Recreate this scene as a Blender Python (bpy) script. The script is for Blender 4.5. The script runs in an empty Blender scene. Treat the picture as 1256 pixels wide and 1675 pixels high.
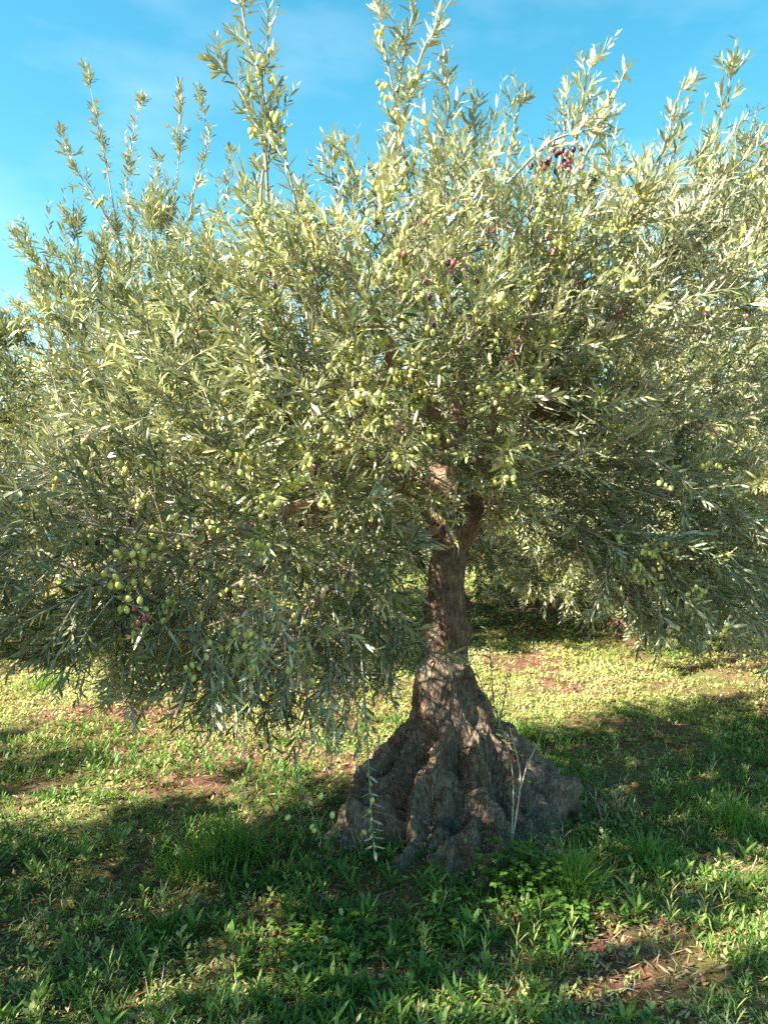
import bpy, math, random
import numpy as np
from mathutils import Vector

R = math.radians
random.seed(7)
rng = np.random.default_rng(7)
sc = bpy.context.scene
COL = sc.collection

# ------------------------------------------------------------------ camera
CAM_H = 1.6
PITCH = R(-3.5)
cam_d = bpy.data.cameras.new('camera')
cam = bpy.data.objects.new('camera', cam_d)
COL.objects.link(cam)
cam.location = (0, 0, CAM_H)
cam.rotation_euler = (R(90) + PITCH, 0, 0)
cam_d.sensor_fit = 'VERTICAL'
cam_d.sensor_height = 36.0
cam_d.lens = 36.0 * 1265 / 1675
cam_d.clip_start = 0.05
cam_d.clip_end = 2000
sc.camera = cam

# ------------------------------------------------------------------ light
SUN = Vector((-0.71, -0.30, 0.63)).normalized()
SUN_EL = math.asin(SUN.z)
SUN_AZ = math.atan2(SUN.x, SUN.y)
world = bpy.data.worlds.new('World')
sc.world = world
world.use_nodes = True
wn, wl = world.node_tree.nodes, world.node_tree.links
wn.clear()
w_out = wn.new('ShaderNodeOutputWorld')
w_bg = wn.new('ShaderNodeBackground')
w_bg.inputs['Strength'].default_value = 0.061
w_sky = wn.new('ShaderNodeTexSky')
w_sky.sky_type = 'NISHITA'
w_sky.sun_disc = False
w_sky.sun_elevation = SUN_EL
w_sky.sun_rotation = SUN_AZ
w_sky.air_density = 1.0
w_sky.dust_density = 0.6
w_sky.ozone_density = 1.2
# thin high cloud, laid out by sky direction
w_tc = wn.new('ShaderNodeTexCoord')
w_map = wn.new('ShaderNodeMapping')
w_map.inputs['Scale'].default_value = (1.0, 1.0, 2.6)
w_map.inputs['Location'].default_value = (0.35, 0.1, 0.2)
w_n = wn.new('ShaderNodeTexNoise')
w_n.inputs['Scale'].default_value = 3.2
w_n.inputs['Detail'].default_value = 5
w_n.inputs['Roughness'].default_value = 0.55
w_ramp = wn.new('ShaderNodeValToRGB')
w_ramp.color_ramp.elements[0].position = 0.50
w_ramp.color_ramp.elements[0].color = (0, 0, 0, 1)
w_ramp.color_ramp.elements[1].position = 0.80
w_ramp.color_ramp.elements[1].color = (0.13, 0.13, 0.13, 1)
w_hsv = wn.new('ShaderNodeHueSaturation')
w_hsv.inputs['Hue'].default_value = 0.462
w_hsv.inputs['Saturation'].default_value = 1.36
w_hsv.inputs['Value'].default_value = 1.0
w_mix = wn.new('ShaderNodeMix')
w_mix.data_type = 'RGBA'
w_mix.inputs['B'].default_value = (8.0, 8.6, 9.2, 1)
wl.new(w_sky.outputs['Color'], w_hsv.inputs['Color'])
wl.new(w_tc.outputs['Generated'], w_map.inputs['Vector'])
wl.new(w_map.outputs['Vector'], w_n.inputs['Vector'])
wl.new(w_n.outputs['Fac'], w_ramp.inputs['Fac'])
wl.new(w_ramp.outputs['Color'], w_mix.inputs['Factor'])
wl.new(w_hsv.outputs['Color'], w_mix.inputs['A'])
wl.new(w_mix.outputs['Result'], w_bg.inputs['Color'])
wl.new(w_bg.outputs['Background'], w_out.inputs['Surface'])

sun_d = bpy.data.lights.new('sun', 'SUN')
sun_d.energy = 5.0
sun_d.angle = R(0.55)
sun_d.color = (1.0, 0.92, 0.77)
sun_o = bpy.data.objects.new('sun', sun_d)
sun_o.rotation_euler = SUN.to_track_quat('Z', 'Y').to_euler()
COL.objects.link(sun_o)

sc.view_settings.view_transform = 'Standard'
sc.view_settings.look = 'None'
sc.view_settings.exposure = 2.22
sc.view_settings.gamma = 1.0
sc.cycles.use_denoising = False
sc.cycles.max_bounces = 6
sc.cycles.diffuse_bounces = 2
sc.cycles.transmission_bounces = 4
sc.cycles.use_adaptive_sampling = False
sc.cycles.adaptive_threshold = 0.02

# ------------------------------------------------------------------ helpers
F = 1265.0
fwd = np.array([0, math.cos(PITCH), math.sin(PITCH)])
upv = np.array([0, -math.sin(PITCH), math.cos(PITCH)])


def at(px, py, Y):
    """a point of the orchard seen at that spot of the photograph, Y metres in front"""
    d = fwd + np.array([(px - 628) / F, 0, 0]) + upv * ((837.5 - py) / F)
    return np.array([0, 0, CAM_H]) + d * (Y / d[1])


def ground_at(px, py):
    d = fwd + np.array([(px - 628) / F, 0, 0]) + upv * ((837.5 - py) / F)
    k = -CAM_H / d[2]
    return d[0] * k, d[1] * k


def project(P):
    v = P - np.array([0, 0, CAM_H])
    z = v @ fwd
    return 628 + F * v[:, 0] / z, 837.5 - F * (v @ upv) / z, z


def _hash(ix, iy, iz, seed):
    h = (ix.astype(np.int64) * 374761393 + iy.astype(np.int64) * 668265263 + iz.astype(np.int64) * 2147483647 + seed * 974711) & 0xffffffff
    h = ((h ^ (h >> 13)) * 1274126177) & 0xffffffff
    h = ((h ^ (h >> 16)) * 2246822519) & 0xffffffff
    return ((h ^ (h >> 15)) & 0xffff) / 65535.0


def noise3(P, scale=1.0, seed=0):
    Q = np.asarray(P, float) * scale
    i = np.floor(Q)
    f = Q - i
    f = f * f * (3 - 2 * f)
    i = i.astype(np.int64)
    out = 0
    for dx in (0, 1):
        for dy in (0, 1):
            for dz in (0, 1):
                w = (f[:, 0] if dx else 1 - f[:, 0]) * (f[:, 1] if dy else 1 - f[:, 1]) * (f[:, 2] if dz else 1 - f[:, 2])
                out = out + w * _hash(i[:, 0] + dx, i[:, 1] + dy, i[:, 2] + dz, seed)
    return out * 2 - 1


def fbm(P, scale=1.0, octaves=4, seed=0, gain=0.5):
    s, a, t = 0, 1.0, 0
    for o in range(octaves):
        s = s + a * noise3(P, scale * 2 ** o, seed + o * 17)
        t += a
        a *= gain
    return s / t


def unit(v):
    n = np.linalg.norm(v, axis=-1, keepdims=True)
    return v / np.maximum(n, 1e-9)


def mesh_from(name, V, faces_list, mats, smooth=True, attrs=None, mat_idx=None):
    """faces_list: list of int arrays of shape (n, k)"""
    me = bpy.data.meshes.new(name)
    V = np.ascontiguousarray(V, dtype=np.float32)
    me.vertices.add(len(V))
    me.vertices.foreach_set('co', V.ravel())
    loops = np.concatenate([f.ravel() for f in faces_list]).astype(np.int32)
    sizes = np.concatenate([np.full(len(f), f.shape[1], np.int32) for f in faces_list])
    starts = np.concatenate([[0], np.cumsum(sizes)[:-1]]).astype(np.int32)
    me.loops.add(len(loops))
    me.loops.foreach_set('vertex_index', loops)
    me.polygons.add(len(sizes))
    me.polygons.foreach_set('loop_start', starts)
    me.polygons.foreach_set('use_smooth', np.full(len(sizes), smooth, bool))
    for m in mats:
        me.materials.append(m)
    if mat_idx is not None:
        me.polygons.foreach_set('material_index', mat_idx.astype(np.int32))
    for k, a in (attrs or {}).items():
        if a.ndim == 1:
            at_ = me.attributes.new(k, 'FLOAT', 'POINT')
            at_.data.foreach_set('value', a.astype(np.float32))
        else:
            at_ = me.attributes.new(k, 'FLOAT_COLOR', 'POINT')
            at_.data.foreach_set('color', a.astype(np.float32).ravel())
    me.update(calc_edges=True)
    me.validate()
    return me


def link(name, me, parent=None):
    o = bpy.data.objects.new(name, me)
    COL.objects.link(o)
    if parent is not None:
        o.parent = parent
    return o


def tag(o, label=None, cat=None, group=None, kind=None):
    if label:
        o['label'] = label
    if cat:
        o['category'] = cat
    if group:
        o['group'] = group
    if kind:
        o['kind'] = kind
    return o


def empty(name, loc):
    o = bpy.data.objects.new(name, None)
    o.location = loc
    o.empty_display_size = 0.1
    COL.objects.link(o)
    return o


def copy_tree(o, parent=None):
    c = o.copy()
    COL.objects.link(c)
    c.parent = parent
    for ch in list(o.children):
        copy_tree(ch, c)
    return c


# ------------------------------------------------------------------ materials
def new_mat(name):
    m = bpy.data.materials.new(name)
    m.use_nodes = True
    nt = m.node_tree
    nt.nodes.clear()
    return m, nt.nodes, nt.links


def ramp(nodes, stops):
    r = nodes.new('ShaderNodeValToRGB')
    e = r.color_ramp.elements
    while len(e) < len(stops):
        e.new(0.5)
    for el, (p, c) in zip(e, stops):
        el.position = p
        el.color = (c[0], c[1], c[2], 1)
    return r


def leaf_mat(name, top_stops, under_stops, rough=0.45, trans=0.25, trans_col=(0.25, 0.35, 0.06), spec=0.4):
    m, n, l = new_mat(name)
    out = n.new('ShaderNodeOutputMaterial')
    att = n.new('ShaderNodeAttribute')
    att.attribute_name = 'rnd'
    rt = ramp(n, top_stops)
    ru = ramp(n, under_stops)
    l.new(att.outputs['Fac'], rt.inputs['Fac'])
    l.new(att.outputs['Fac'], ru.inputs['Fac'])
    geo = n.new('ShaderNodeNewGeometry')
    mix = n.new('ShaderNodeMix')
    mix.data_type = 'RGBA'
    l.new(geo.outputs['Backfacing'], mix.inputs['Factor'])
    l.new(rt.outputs['Color'], mix.inputs['A'])
    l.new(ru.outputs['Color'], mix.inputs['B'])
    b = n.new('ShaderNodeBsdfPrincipled')
    b.inputs['Roughness'].default_value = rough
    b.inputs['Specular IOR Level'].default_value = spec
    l.new(mix.outputs['Result'], b.inputs['Base Color'])
    t = n.new('ShaderNodeBsdfTranslucent')
    t.inputs['Color'].default_value = (*trans_col, 1)
    ms = n.new('ShaderNodeMixShader')
    ms.inputs['Fac'].default_value = trans
    l.new(b.outputs['BSDF'], ms.inputs[1])
    l.new(t.outputs['BSDF'], ms.inputs[2])
    l.new(ms.outputs['Shader'], out.inputs['Surface'])
    return m


M_LEAF = leaf_mat('olive_leaf',
                  [(0.0, (0.028, 0.052, 0.018)), (0.5, (0.158, 0.188, 0.066)), (0.93, (0.430, 0.435, 0.180)), (1.0, (0.42, 0.37, 0.08))],
                  [(0.0, (0.200, 0.240, 0.125)), (0.5, (0.420, 0.435, 0.265)), (1.0, (0.660, 0.640, 0.450))],
                  rough=0.36, trans=0.13, trans_col=(0.42, 0.43, 0.13), spec=0.6)
M_WEED = leaf_mat('weed_leaf',
                  [(0.0, (0.045, 0.105, 0.018)), (0.5, (0.090, 0.190, 0.030)), (0.9, (0.160, 0.260, 0.045)), (1.0, (0.26, 0.28, 0.08))],
                  [(0.0, (0.060, 0.125, 0.035)), (1.0, (0.130, 0.220, 0.060))],
                  rough=0.5, trans=0.25, trans_col=(0.20, 0.38, 0.04), spec=0.35)
M_COVER = leaf_mat('ground_cover_leaf',
                   [(0.0, (0.140, 0.220, 0.045)), (0.5, (0.360, 0.430, 0.120)), (1.0, (0.580, 0.560, 0.240))],
                   [(0.0, (0.150, 0.210, 0.060)), (1.0, (0.420, 0.430, 0.190))],
                   rough=0.55, trans=0.30, trans_col=(0.38, 0.52, 0.07), spec=0.3)
M_GRASS = leaf_mat('grass_blade',
                   [(0.0, (0.045, 0.110, 0.020)), (0.5, (0.110, 0.220, 0.035)), (0.78, (0.220, 0.300, 0.070)), (1.0, (0.44, 0.38, 0.19))],
                   [(0.0, (0.060, 0.140, 0.030)), (1.0, (0.240, 0.300, 0.080))],
                   rough=0.45, trans=0.35, trans_col=(0.26, 0.55, 0.04), spec=0.4)
M_STRAW = leaf_mat('dry_grass',
                   [(0.0, (0.24, 0.14, 0.075)), (0.5, (0.40, 0.28, 0.16)), (1.0, (0.58, 0.47, 0.32))],
                   [(0.0, (0.26, 0.16, 0.09)), (1.0, (0.55, 0.45, 0.30))],
                   rough=0.7, trans=0.1, trans_col=(0.5, 0.4, 0.2), spec=0.2)
M_REDLEAF = leaf_mat('red_dry_leaf',
                     [(0.0, (0.30, 0.08, 0.04)), (1.0, (0.48, 0.17, 0.08))],
                     [(0.0, (0.34, 0.12, 0.07)), (1.0, (0.45, 0.20, 0.12))], rough=0.6, trans=0.25, trans_col=(0.6, 0.2, 0.08))


M_LITTER = leaf_mat('fallen_leaf',
                    [(0.0, (0.10, 0.06, 0.035)), (0.5, (0.24, 0.16, 0.09)), (1.0, (0.40, 0.33, 0.20))],
                    [(0.0, (0.16, 0.12, 0.08)), (1.0, (0.44, 0.40, 0.30))], rough=0.6, trans=0.05)


def olive_mat():
    m, n, l = new_mat('olive_skin')
    out = n.new('ShaderNodeOutputMaterial')
    att = n.new('ShaderNodeAttribute')
    att.attribute_name = 'rnd'
    oi = n.new('ShaderNodeTexCoord')
    nz = n.new('ShaderNodeTexNoise')
    nz.inputs['Scale'].default_value = 40
    nz.inputs['Detail'].default_value = 3
    l.new(oi.outputs['Object'], nz.inputs['Vector'])
    add = n.new('ShaderNodeMath')
    add.operation = 'MULTIPLY_ADD'
    l.new(nz.outputs['Fac'], add.inputs[0])
    add.inputs[1].default_value = 0.10
    l.new(att.outputs['Fac'], add.inputs[2])
    r = ramp(n, [(0.05, (0.40, 0.45, 0.10)), (0.45, (0.60, 0.61, 0.16)), (0.80, (0.69, 0.63, 0.26)), (0.89, (0.50, 0.25, 0.20)), (0.96, (0.28, 0.06, 0.09)), (1.0, (0.035, 0.015, 0.03))])
    l.new(add.outputs[0], r.inputs['Fac'])
    b = n.new('ShaderNodeBsdfPrincipled')
    b.inputs['Roughness'].default_value = 0.32
    b.inputs['Specular IOR Level'].default_value = 0.5
    b.inputs['Subsurface Weight'].default_value = 0.0
    l.new(r.outputs['Color'], b.inputs['Base Color'])
    l.new(b.outputs['BSDF'], out.inputs['Surface'])
    return m


M_OLIVE = olive_mat()


def bark_mat(name, c_dark, c_mid, c_light, scale=1.0, bump=0.6, stretch=0.27, red=True):
    m, n, l = new_mat(name)
    out = n.new('ShaderNodeOutputMaterial')
    b = n.new('ShaderNodeBsdfPrincipled')
    b.inputs['Roughness'].default_value = 0.88
    b.inputs['Specular IOR Level'].default_value = 0.2
    tc = n.new('ShaderNodeTexCoord')
    mp = n.new('ShaderNodeMapping')
    mp.inputs['Scale'].default_value = (1, 1, stretch)
    l.new(tc.outputs['Object'], mp.inputs['Vector'])
    n1 = n.new('ShaderNodeTexNoise')
    n1.inputs['Scale'].default_value = 95 * scale
    n1.inputs['Detail'].default_value = 10
    n1.inputs['Roughness'].default_value = 0.62
    l.new(mp.outputs['Vector'], n1.inputs['Vector'])
    vo = n.new('ShaderNodeTexVoronoi')
    vo.feature = 'DISTANCE_TO_EDGE'
    vo.inputs['Scale'].default_value = 55 * scale
    l.new(mp.outputs['Vector'], vo.inputs['Vector'])
    n2 = n.new('ShaderNodeTexNoise')
    n2.inputs['Scale'].default_value = 6
    n2.inputs['Detail'].default_value = 5
    l.new(tc.outputs['Object'], n2.inputs['Vector'])
    r = ramp(n, [(0.32, c_dark), (0.50, c_mid), (0.68, c_light)])
    n4 = n.new('ShaderNodeTexNoise')
    n4.inputs['Scale'].default_value = 14 * scale
    n4.inputs['Detail'].default_value = 7
    n4.inputs['Roughness'].default_value = 0.7
    l.new(tc.outputs['Object'], n4.inputs['Vector'])
    av = n.new('ShaderNodeMix')
    av.inputs['Factor'].default_value = 0.45
    l.new(n1.outputs['Fac'], av.inputs['A'])
    l.new(n4.outputs['Fac'], av.inputs['B'])
    l.new(av.outputs['Result'], r.inputs['Fac'])
    rv = ramp(n, [(0.0, (0.45, 0.42, 0.40)), (0.16, (1, 1, 1))])
    wn_ = n.new('ShaderNodeVectorMath')
    wn_.operation = 'MULTIPLY_ADD'
    wn_.inputs[1].default_value = (0.05, 0.05, 0.05)
    l.new(n2.outputs['Color'], wn_.inputs[0])
    l.new(mp.outputs['Vector'], wn_.inputs[2])
    l.new(wn_.outputs['Vector'], vo.inputs['Vector'])
    l.new(vo.outputs['Distance'], rv.inputs['Fac'])
    mu = n.new('ShaderNodeMix')
    mu.data_type = 'RGBA'
    mu.blend_type = 'MULTIPLY'
    mu.inputs['Factor'].default_value = 0.35
    l.new(r.outputs['Color'], mu.inputs['A'])
    l.new(rv.outputs['Color'], mu.inputs['B'])
    last = mu.outputs['Result']
    if red:
        rr = ramp(n, [(0.56, (0, 0, 0)), (0.70, (0.8, 0.8, 0.8))])
        l.new(n2.outputs['Fac'], rr.inputs['Fac'])
        mr = n.new('ShaderNodeMix')
        mr.data_type = 'RGBA'
        l.new(rr.outputs['Color'], mr.inputs['Factor'])
        l.new(last, mr.inputs['A'])
        mr2 = n.new('ShaderNodeMix')
        mr2.data_type = 'RGBA'
        mr2.blend_type = 'MULTIPLY'
        mr2.inputs['Factor'].default_value = 1
        mr2.inputs['B'].default_value = (0.95, 0.62, 0.48, 1)
        l.new(last, mr2.inputs['A'])
        l.new(mr2.outputs['Result'], mr.inputs['B'])
        last = mr.outputs['Result']
    l.new(last, b.inputs['Base Color'])
    add = n.new('ShaderNodeMath')
    add.operation = 'ADD'
    l.new(n1.outputs['Fac'], add.inputs[0])
    l.new(rv.outputs['Color'], add.inputs[1])
    bp = n.new('ShaderNodeBump')
    bp.inputs['Strength'].default_value = bump
    bp.inputs['Distance'].default_value = 0.008
    l.new(add.outputs[0], bp.inputs['Height'])
    l.new(bp.outputs['Normal'], b.inputs['Normal'])
    l.new(b.outputs['BSDF'], out.inputs['Surface'])
    return m


M_BARK = bark_mat('trunk_bark', (0.040, 0.026, 0.019), (0.180, 0.128, 0.092), (0.43, 0.335, 0.25), bump=0.7)
M_LIMB = bark_mat('limb_bark', (0.11, 0.064, 0.045), (0.31, 0.205, 0.145), (0.50, 0.38, 0.29), scale=1.4, bump=0.5)
M_TWIG = bark_mat('twig_bark', (0.22, 0.20, 0.14), (0.33, 0.30, 0.22), (0.44, 0.41, 0.32), scale=1.5, bump=0.2, red=False)
M_PALESTEM = bark_mat('pale_stem', (0.34, 0.30, 0.22), (0.48, 0.43, 0.33), (0.6, 0.56, 0.45), scale=2, bump=0.1, red=False)
M_CLOD = bark_mat('soil_clod', (0.10, 0.045, 0.028), (0.20, 0.085, 0.05), (0.30, 0.15, 0.09), scale=0.6, bump=0.6, stretch=1.0, red=False)


def ground_mat():
    m, n, l = new_mat('orchard_soil')
    out = n.new('ShaderNodeOutputMaterial')
    b = n.new('ShaderNodeBsdfPrincipled')
    b.inputs['Roughness'].default_value = 0.95
    b.inputs['Specular IOR Level'].default_value = 0.15
    tc = n.new('ShaderNodeTexCoord')
    n1 = n.new('ShaderNodeTexNoise')
    n1.inputs['Scale'].default_value = 9
    n1.inputs['Detail'].default_value = 10
    n1.inputs['Roughness'].default_value = 0.7
    n2 = n.new('ShaderNodeTexNoise')
    n2.inputs['Scale'].default_value = 90
    n2.inputs['Detail'].default_value = 6
    n2.inputs['Roughness'].default_value = 0.7
    n3 = n.new('ShaderNodeTexNoise')
    n3.inputs['Scale'].default_value = 1.1
    n3.inputs['Detail'].default_value = 6
    for x in (n1, n2, n3):
        l.new(tc.outputs['Object'], x.inputs['Vector'])
    r1 = ramp(n, [(0.28, (0.070, 0.038, 0.026)), (0.5, (0.175, 0.088, 0.056)), (0.72, (0.30, 0.175, 0.115))])
    l.new(n1.outputs['Fac'], r1.inputs['Fac'])
    r2 = ramp(n, [(0.35, (0.55, 0.55, 0.55)), (0.65, (1.25, 1.22, 1.18))])
    l.new(n2.outputs['Fac'], r2.inputs['Fac'])
    mu = n.new('ShaderNodeMix')
    mu.data_type = 'RGBA'
    mu.blend_type = 'MULTIPLY'
    mu.inputs['Factor'].default_value = 1
    l.new(r1.outputs['Color'], mu.inputs['A'])
    l.new(r2.outputs['Color'], mu.inputs['B'])
    r3 = ramp(n, [(0.44, (0, 0, 0)), (0.60, (0.75, 0.75, 0.75))])
    l.new(n3.outputs['Fac'], r3.inputs['Fac'])
    moss = n.new('ShaderNodeMix')
    moss.data_type = 'RGBA'
    moss.inputs['B'].default_value = (0.13, 0.165, 0.045, 1)
    l.new(r3.outputs['Color'], moss.inputs['Factor'])
    l.new(mu.outputs['Result'], moss.inputs['A'])
    l.new(moss.outputs['Result'], b.inputs['Base Color'])
    add = n.new('ShaderNodeMath')
    add.operation = 'MULTIPLY_ADD'
    l.new(n2.outputs['Fac'], add.inputs[0])
    add.inputs[1].default_value = 0.35
    l.new(n1.outputs['Fac'], add.inputs[2])
    bp = n.new('ShaderNodeBump')
    bp.inputs['Strength'].default_value = 0.9
    bp.inputs['Distance'].default_value = 0.03
    l.new(add.outputs[0], bp.inputs['Height'])
    l.new(bp.outputs['Normal'], b.inputs['Normal'])
    l.new(b.outputs['BSDF'], out.inputs['Surface'])
    return m


M_SOIL = ground_mat()

# ------------------------------------------------------------------ ground
TX, TY = 0.30, 3.45        # foot of the big olive tree


def ground_h(x, y):
    P = np.stack([x, y, np.zeros_like(x)], 1)
    far = np.exp(-np.maximum(np.hypot(x, y - 4) - 14, 0) / 10)
    h = 0.035 * fbm(P, 1.3, 3, 3) + 0.022 * fbm(P, 6, 3, 9) + 0.012 * np.abs(fbm(P, 22, 2, 21))
    h = h + 0.065 * np.exp(-((x - TX) ** 2 + (y - TY) ** 2) / 0.7)
    # low clod ridges left by the harrow
    for (px, py, hh, s) in ((1000, 1185, 0.05, 0.13), (1090, 1205, 0.045, 0.12), (880, 985, 0.08, 0.22), (1110, 1610, 0.03, 0.12), (180, 1165, 0.03, 0.1), (960, 1160, 0.04, 0.1)):
        gx, gy = ground_at(px, py)
        h = h + hh * np.exp(-(((x - gx) / 1.8) ** 2 + (y - gy) ** 2) / (2 * s * s))
    return h * far


def build_ground():
    n = 420
    u = np.linspace(-1, 1, n)
    ax = 3.2 * u + 300 * np.sign(u) * np.abs(u) ** 9
    ay = 4.5 + 4.6 * u + 300 * np.sign(u) * np.abs(u) ** 9
    X, Y = np.meshgrid(ax, ay)
    X, Y = X.ravel(), Y.ravel()
    Z = ground_h(X, Y)
    i = np.arange(n * n).reshape(n, n)
    q = np.stack([i[:-1, :-1].ravel(), i[:-1, 1:].ravel(), i[1:, 1:].ravel(), i[1:, :-1].ravel()], 1)
    me = mesh_from('ground', np.stack([X, Y, Z], 1), [q], [M_SOIL])
    tag(link('ground', me), kind='structure')


build_ground()


# ------------------------------------------------------------------ generators
def leaf_arrays(base, ldir, top, length, width, droop=0.15):
    """six-vertex curved leaves; faces look along 'top'"""
    n = len(base)
    ldir = unit(ldir)
    side = unit(np.cross(ldir, top))
    nor = np.cross(side, ldir)
    L = length[:, None]
    W = width[:, None]
    D = (droop if np.ndim(droop) else np.full(n, droop))[:, None]
    p = lambda t: base + ldir * L * t - nor * L * D * t * t
    V = np.stack([p(0.0),
                  p(0.32) - side * W * 0.46, p(0.32) + side * W * 0.46,
                  p(0.70) - side * W * 0.42, p(0.70) + side * W * 0.42,
                  p(1.0)], 1).reshape(-1, 3)
    o = (np.arange(n) * 6)[:, None]
    tri = np.concatenate([o + np.array([[0, 2, 1]]), o + np.array([[3, 4, 5]])])
    quad = o + np.array([[1, 2, 4, 3]])
    return V, tri, quad


class LeafBag:
    def __init__(self):
        self.b, self.d, self.t, self.l, self.w, self.r, self.dr = [], [], [], [], [], [], []

    def add(self, base, d, top, l, w, r, dr=None):
        self.b.append(base); self.d.append(d); self.t.append(top)
        self.l.append(l); self.w.append(w); self.r.append(r)
        self.dr.append(np.full(len(base), 0.15) if dr is None else dr)

    def mesh(self, name, mat):
        b, d, t = np.concatenate(self.b), np.concatenate(self.d), np.concatenate(self.t)
        l, w, r = np.concatenate(self.l), np.concatenate(self.w), np.concatenate(self.r)
        V, tri, quad = leaf_arrays(b, d, t, l, w, np.concatenate(self.dr))
        self.count = len(b)
        return mesh_from(name, V, [tri, quad], [mat], attrs={'rnd': np.repeat(r, 6)})


class TubeBag:
    """many tubes in one mesh"""

    def __init__(self, sides=5):
        self.V, self.Q, self.o, self.s = [], [], 0, sides

    def add(self, P, r):
        P = np.asarray(P, float)
        k, s = len(P), self.s
        T = unit(np.gradient(P, axis=0))
        ref = np.array([0.31, 0.17, 0.93]) if abs(T[:, 2]).mean() < 0.9 else np.array([1.0, 0.2, 0.1])
        A = unit(np.cross(T, ref))
        B = np.cross(T, A)
        th = np.arange(s) / s * 2 * math.pi
        ring = A[:, None] * np.cos(th)[None, :, None] + B[:, None] * np.sin(th)[None, :, None]
        V = P[:, None] + ring * np.asarray(r)[:, None, None]
        self.V.append(V.reshape(-1, 3))
        i = np.arange(k * s).reshape(k, s) + self.o
        j = np.roll(i, -1, 1)
        self.Q.append(np.stack([i[:-1].ravel(), j[:-1].ravel(), j[1:].ravel(), i[1:].ravel()], 1))
        self.o += k * s

    def mesh(self, name, mat):
        return mesh_from(name, np.concatenate(self.V), [np.concatenate(self.Q)], [mat])


def batch_tubes(bag, P, r):
    """P: (n,k,3) straight batch of same-length tubes"""
    n, k, _ = P.shape
    s = bag.s
    T = unit(np.gradient(P, axis=1))
    A = unit(np.cross(T, np.array([0.31, 0.17, 0.93])))
    B = np.cross(T, A)
    th = np.arange(s) / s * 2 * math.pi
    V = P[:, :, None] + (A[:, :, None] * np.cos(th)[None, None, :, None] + B[:, :, None] * np.sin(th)[None, None, :, None]) * r[:, :, None, None]
    bag.V.append(V.reshape(-1, 3))
    i = np.arange(n * k * s).reshape(n, k, s) + bag.o
    j = np.roll(i, -1, 2)
    bag.Q.append(np.stack([i[:, :-1].ravel(), j[:, :-1].ravel(), j[:, 1:].ravel(), i[:, 1:].ravel()], 1))
    bag.o += n * k * s


OLV = None


def olive_arrays(C, axis, size, rnd, nu=10, nv=7):
    """egg-shaped fruits hanging from C along axis"""
    th = np.arange(nu) / nu * 2 * math.pi
    ph = (np.arange(1, nv)) / nv * math.pi
    ax = unit(axis)
    A = unit(np.cross(ax, np.array([0.3, 0.9, 0.2])))
    B = np.cross(ax, A)
    n = len(C)
    rings = []
    for p in ph:
        t = (1 - math.cos(p)) / 2
        rad = math.sin(p) * (0.37 + 0.03 * math.cos(p))
        ring = (C + ax * (size[:, None] * t))[:, None] + (A[:, None] * np.cos(th)[None, :, None] + B[:, None] * np.sin(th)[None, :, None]) * (size[:, None, None] * rad)
        rings.append(ring)
    V = np.concatenate([C[:, None]] + rings + [(C + ax * size[:, None] * 1.02)[:, None]], 1)
    m = V.shape[1]
    o = (np.arange(n) * m)[:, None]
    tri, quad = [], []
    for k in range(nu):
        k2 = (k + 1) % nu
        tri.append(o + np.array([[0, 1 + k2, 1 + k]]))
        tri.append(o + np.array([[m - 1, 1 + (nv - 2) * nu + k, 1 + (nv - 2) * nu + k2]]))
        for r in range(nv - 2):
            quad.append(o + np.array([[1 + r * nu + k, 1 + r * nu + k2, 1 + (r + 1) * nu + k2, 1 + (r + 1) * nu + k]]))
    return V.reshape(-1, 3), np.concatenate(tri), np.concatenate(quad), np.repeat(rnd, m)


def leafy_twigs(P0, D, L, bag, tubes, rs, leaf_len=0.062, sag=0.0, nodes=13, tone=None, droopy=0.0, thick=0.0022):
    """shoots with opposite pairs of narrow leaves. Returns node positions (n, nodes, 3)"""
    n = len(P0)
    D = unit(D)
    s = np.linspace(0, 1, nodes)
    bend = np.stack([rs.normal(0, 0.10, n), rs.normal(0, 0.10, n), rs.normal(0.0, 0.08, n) - sag], 1)
    P = P0[:, None] + D[:, None] * (L[:, None] * s)[:, :, None] + bend[:, None] * (L[:, None] * s ** 2)[:, :, None]
    batch_tubes(tubes, P, np.outer(np.full(n, thick), 1 - 0.72 * s))
    T = unit(np.gradient(P, axis=1))
    A = unit(np.cross(T, rs.normal(0, 1, (n, 1, 3)) + np.array([0.1, 0, 0.2])))
    B = np.cross(T, A)
    ph0 = rs.uniform(0, math.pi, n)
    if tone is None:
        tone = rs.uniform(0.1, 0.9, n)
    for k in range(1, nodes):
        for side in (0, 1):
            keep = rs.random(n) > 0.07
            ang = ph0 + k * math.pi / 2 + side * math.pi + rs.normal(0, 0.35, n)
            rad = A[:, k] * np.cos(ang)[:, None] + B[:, k] * np.sin(ang)[:, None]
            open_ = np.clip(rs.normal(0.80, 0.22, n), 0.3, 1.5) * (1 - 0.35 * (k / nodes))
            ld = T[:, k] * np.cos(open_)[:, None] + rad * np.sin(open_)[:, None]
            ld = ld + np.array([0, 0, -1.0]) * droopy
            top = T[:, k] + rs.normal(0, 0.25, (n, 3))
            prof = 0.55 + 0.6 * math.sin(min(1, (k + 2) / nodes) * math.pi * 0.80) if k < nodes - 2 else 0.62
            ll = leaf_len * prof * rs.uniform(0.75, 1.22, n)
            ww = ll * rs.uniform(0.14, 0.21, n)
            rr = np.clip(tone + rs.normal(0, 0.24, n), 0, 0.95)
            rr = np.where(rs.random(n) < 0.008, 1.0, rr)
            bag.add(P[keep, k], ld[keep], top[keep], ll[keep], ww[keep], rr[keep], rs.uniform(-0.05, 0.28, n)[keep])
    return P, T


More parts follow.
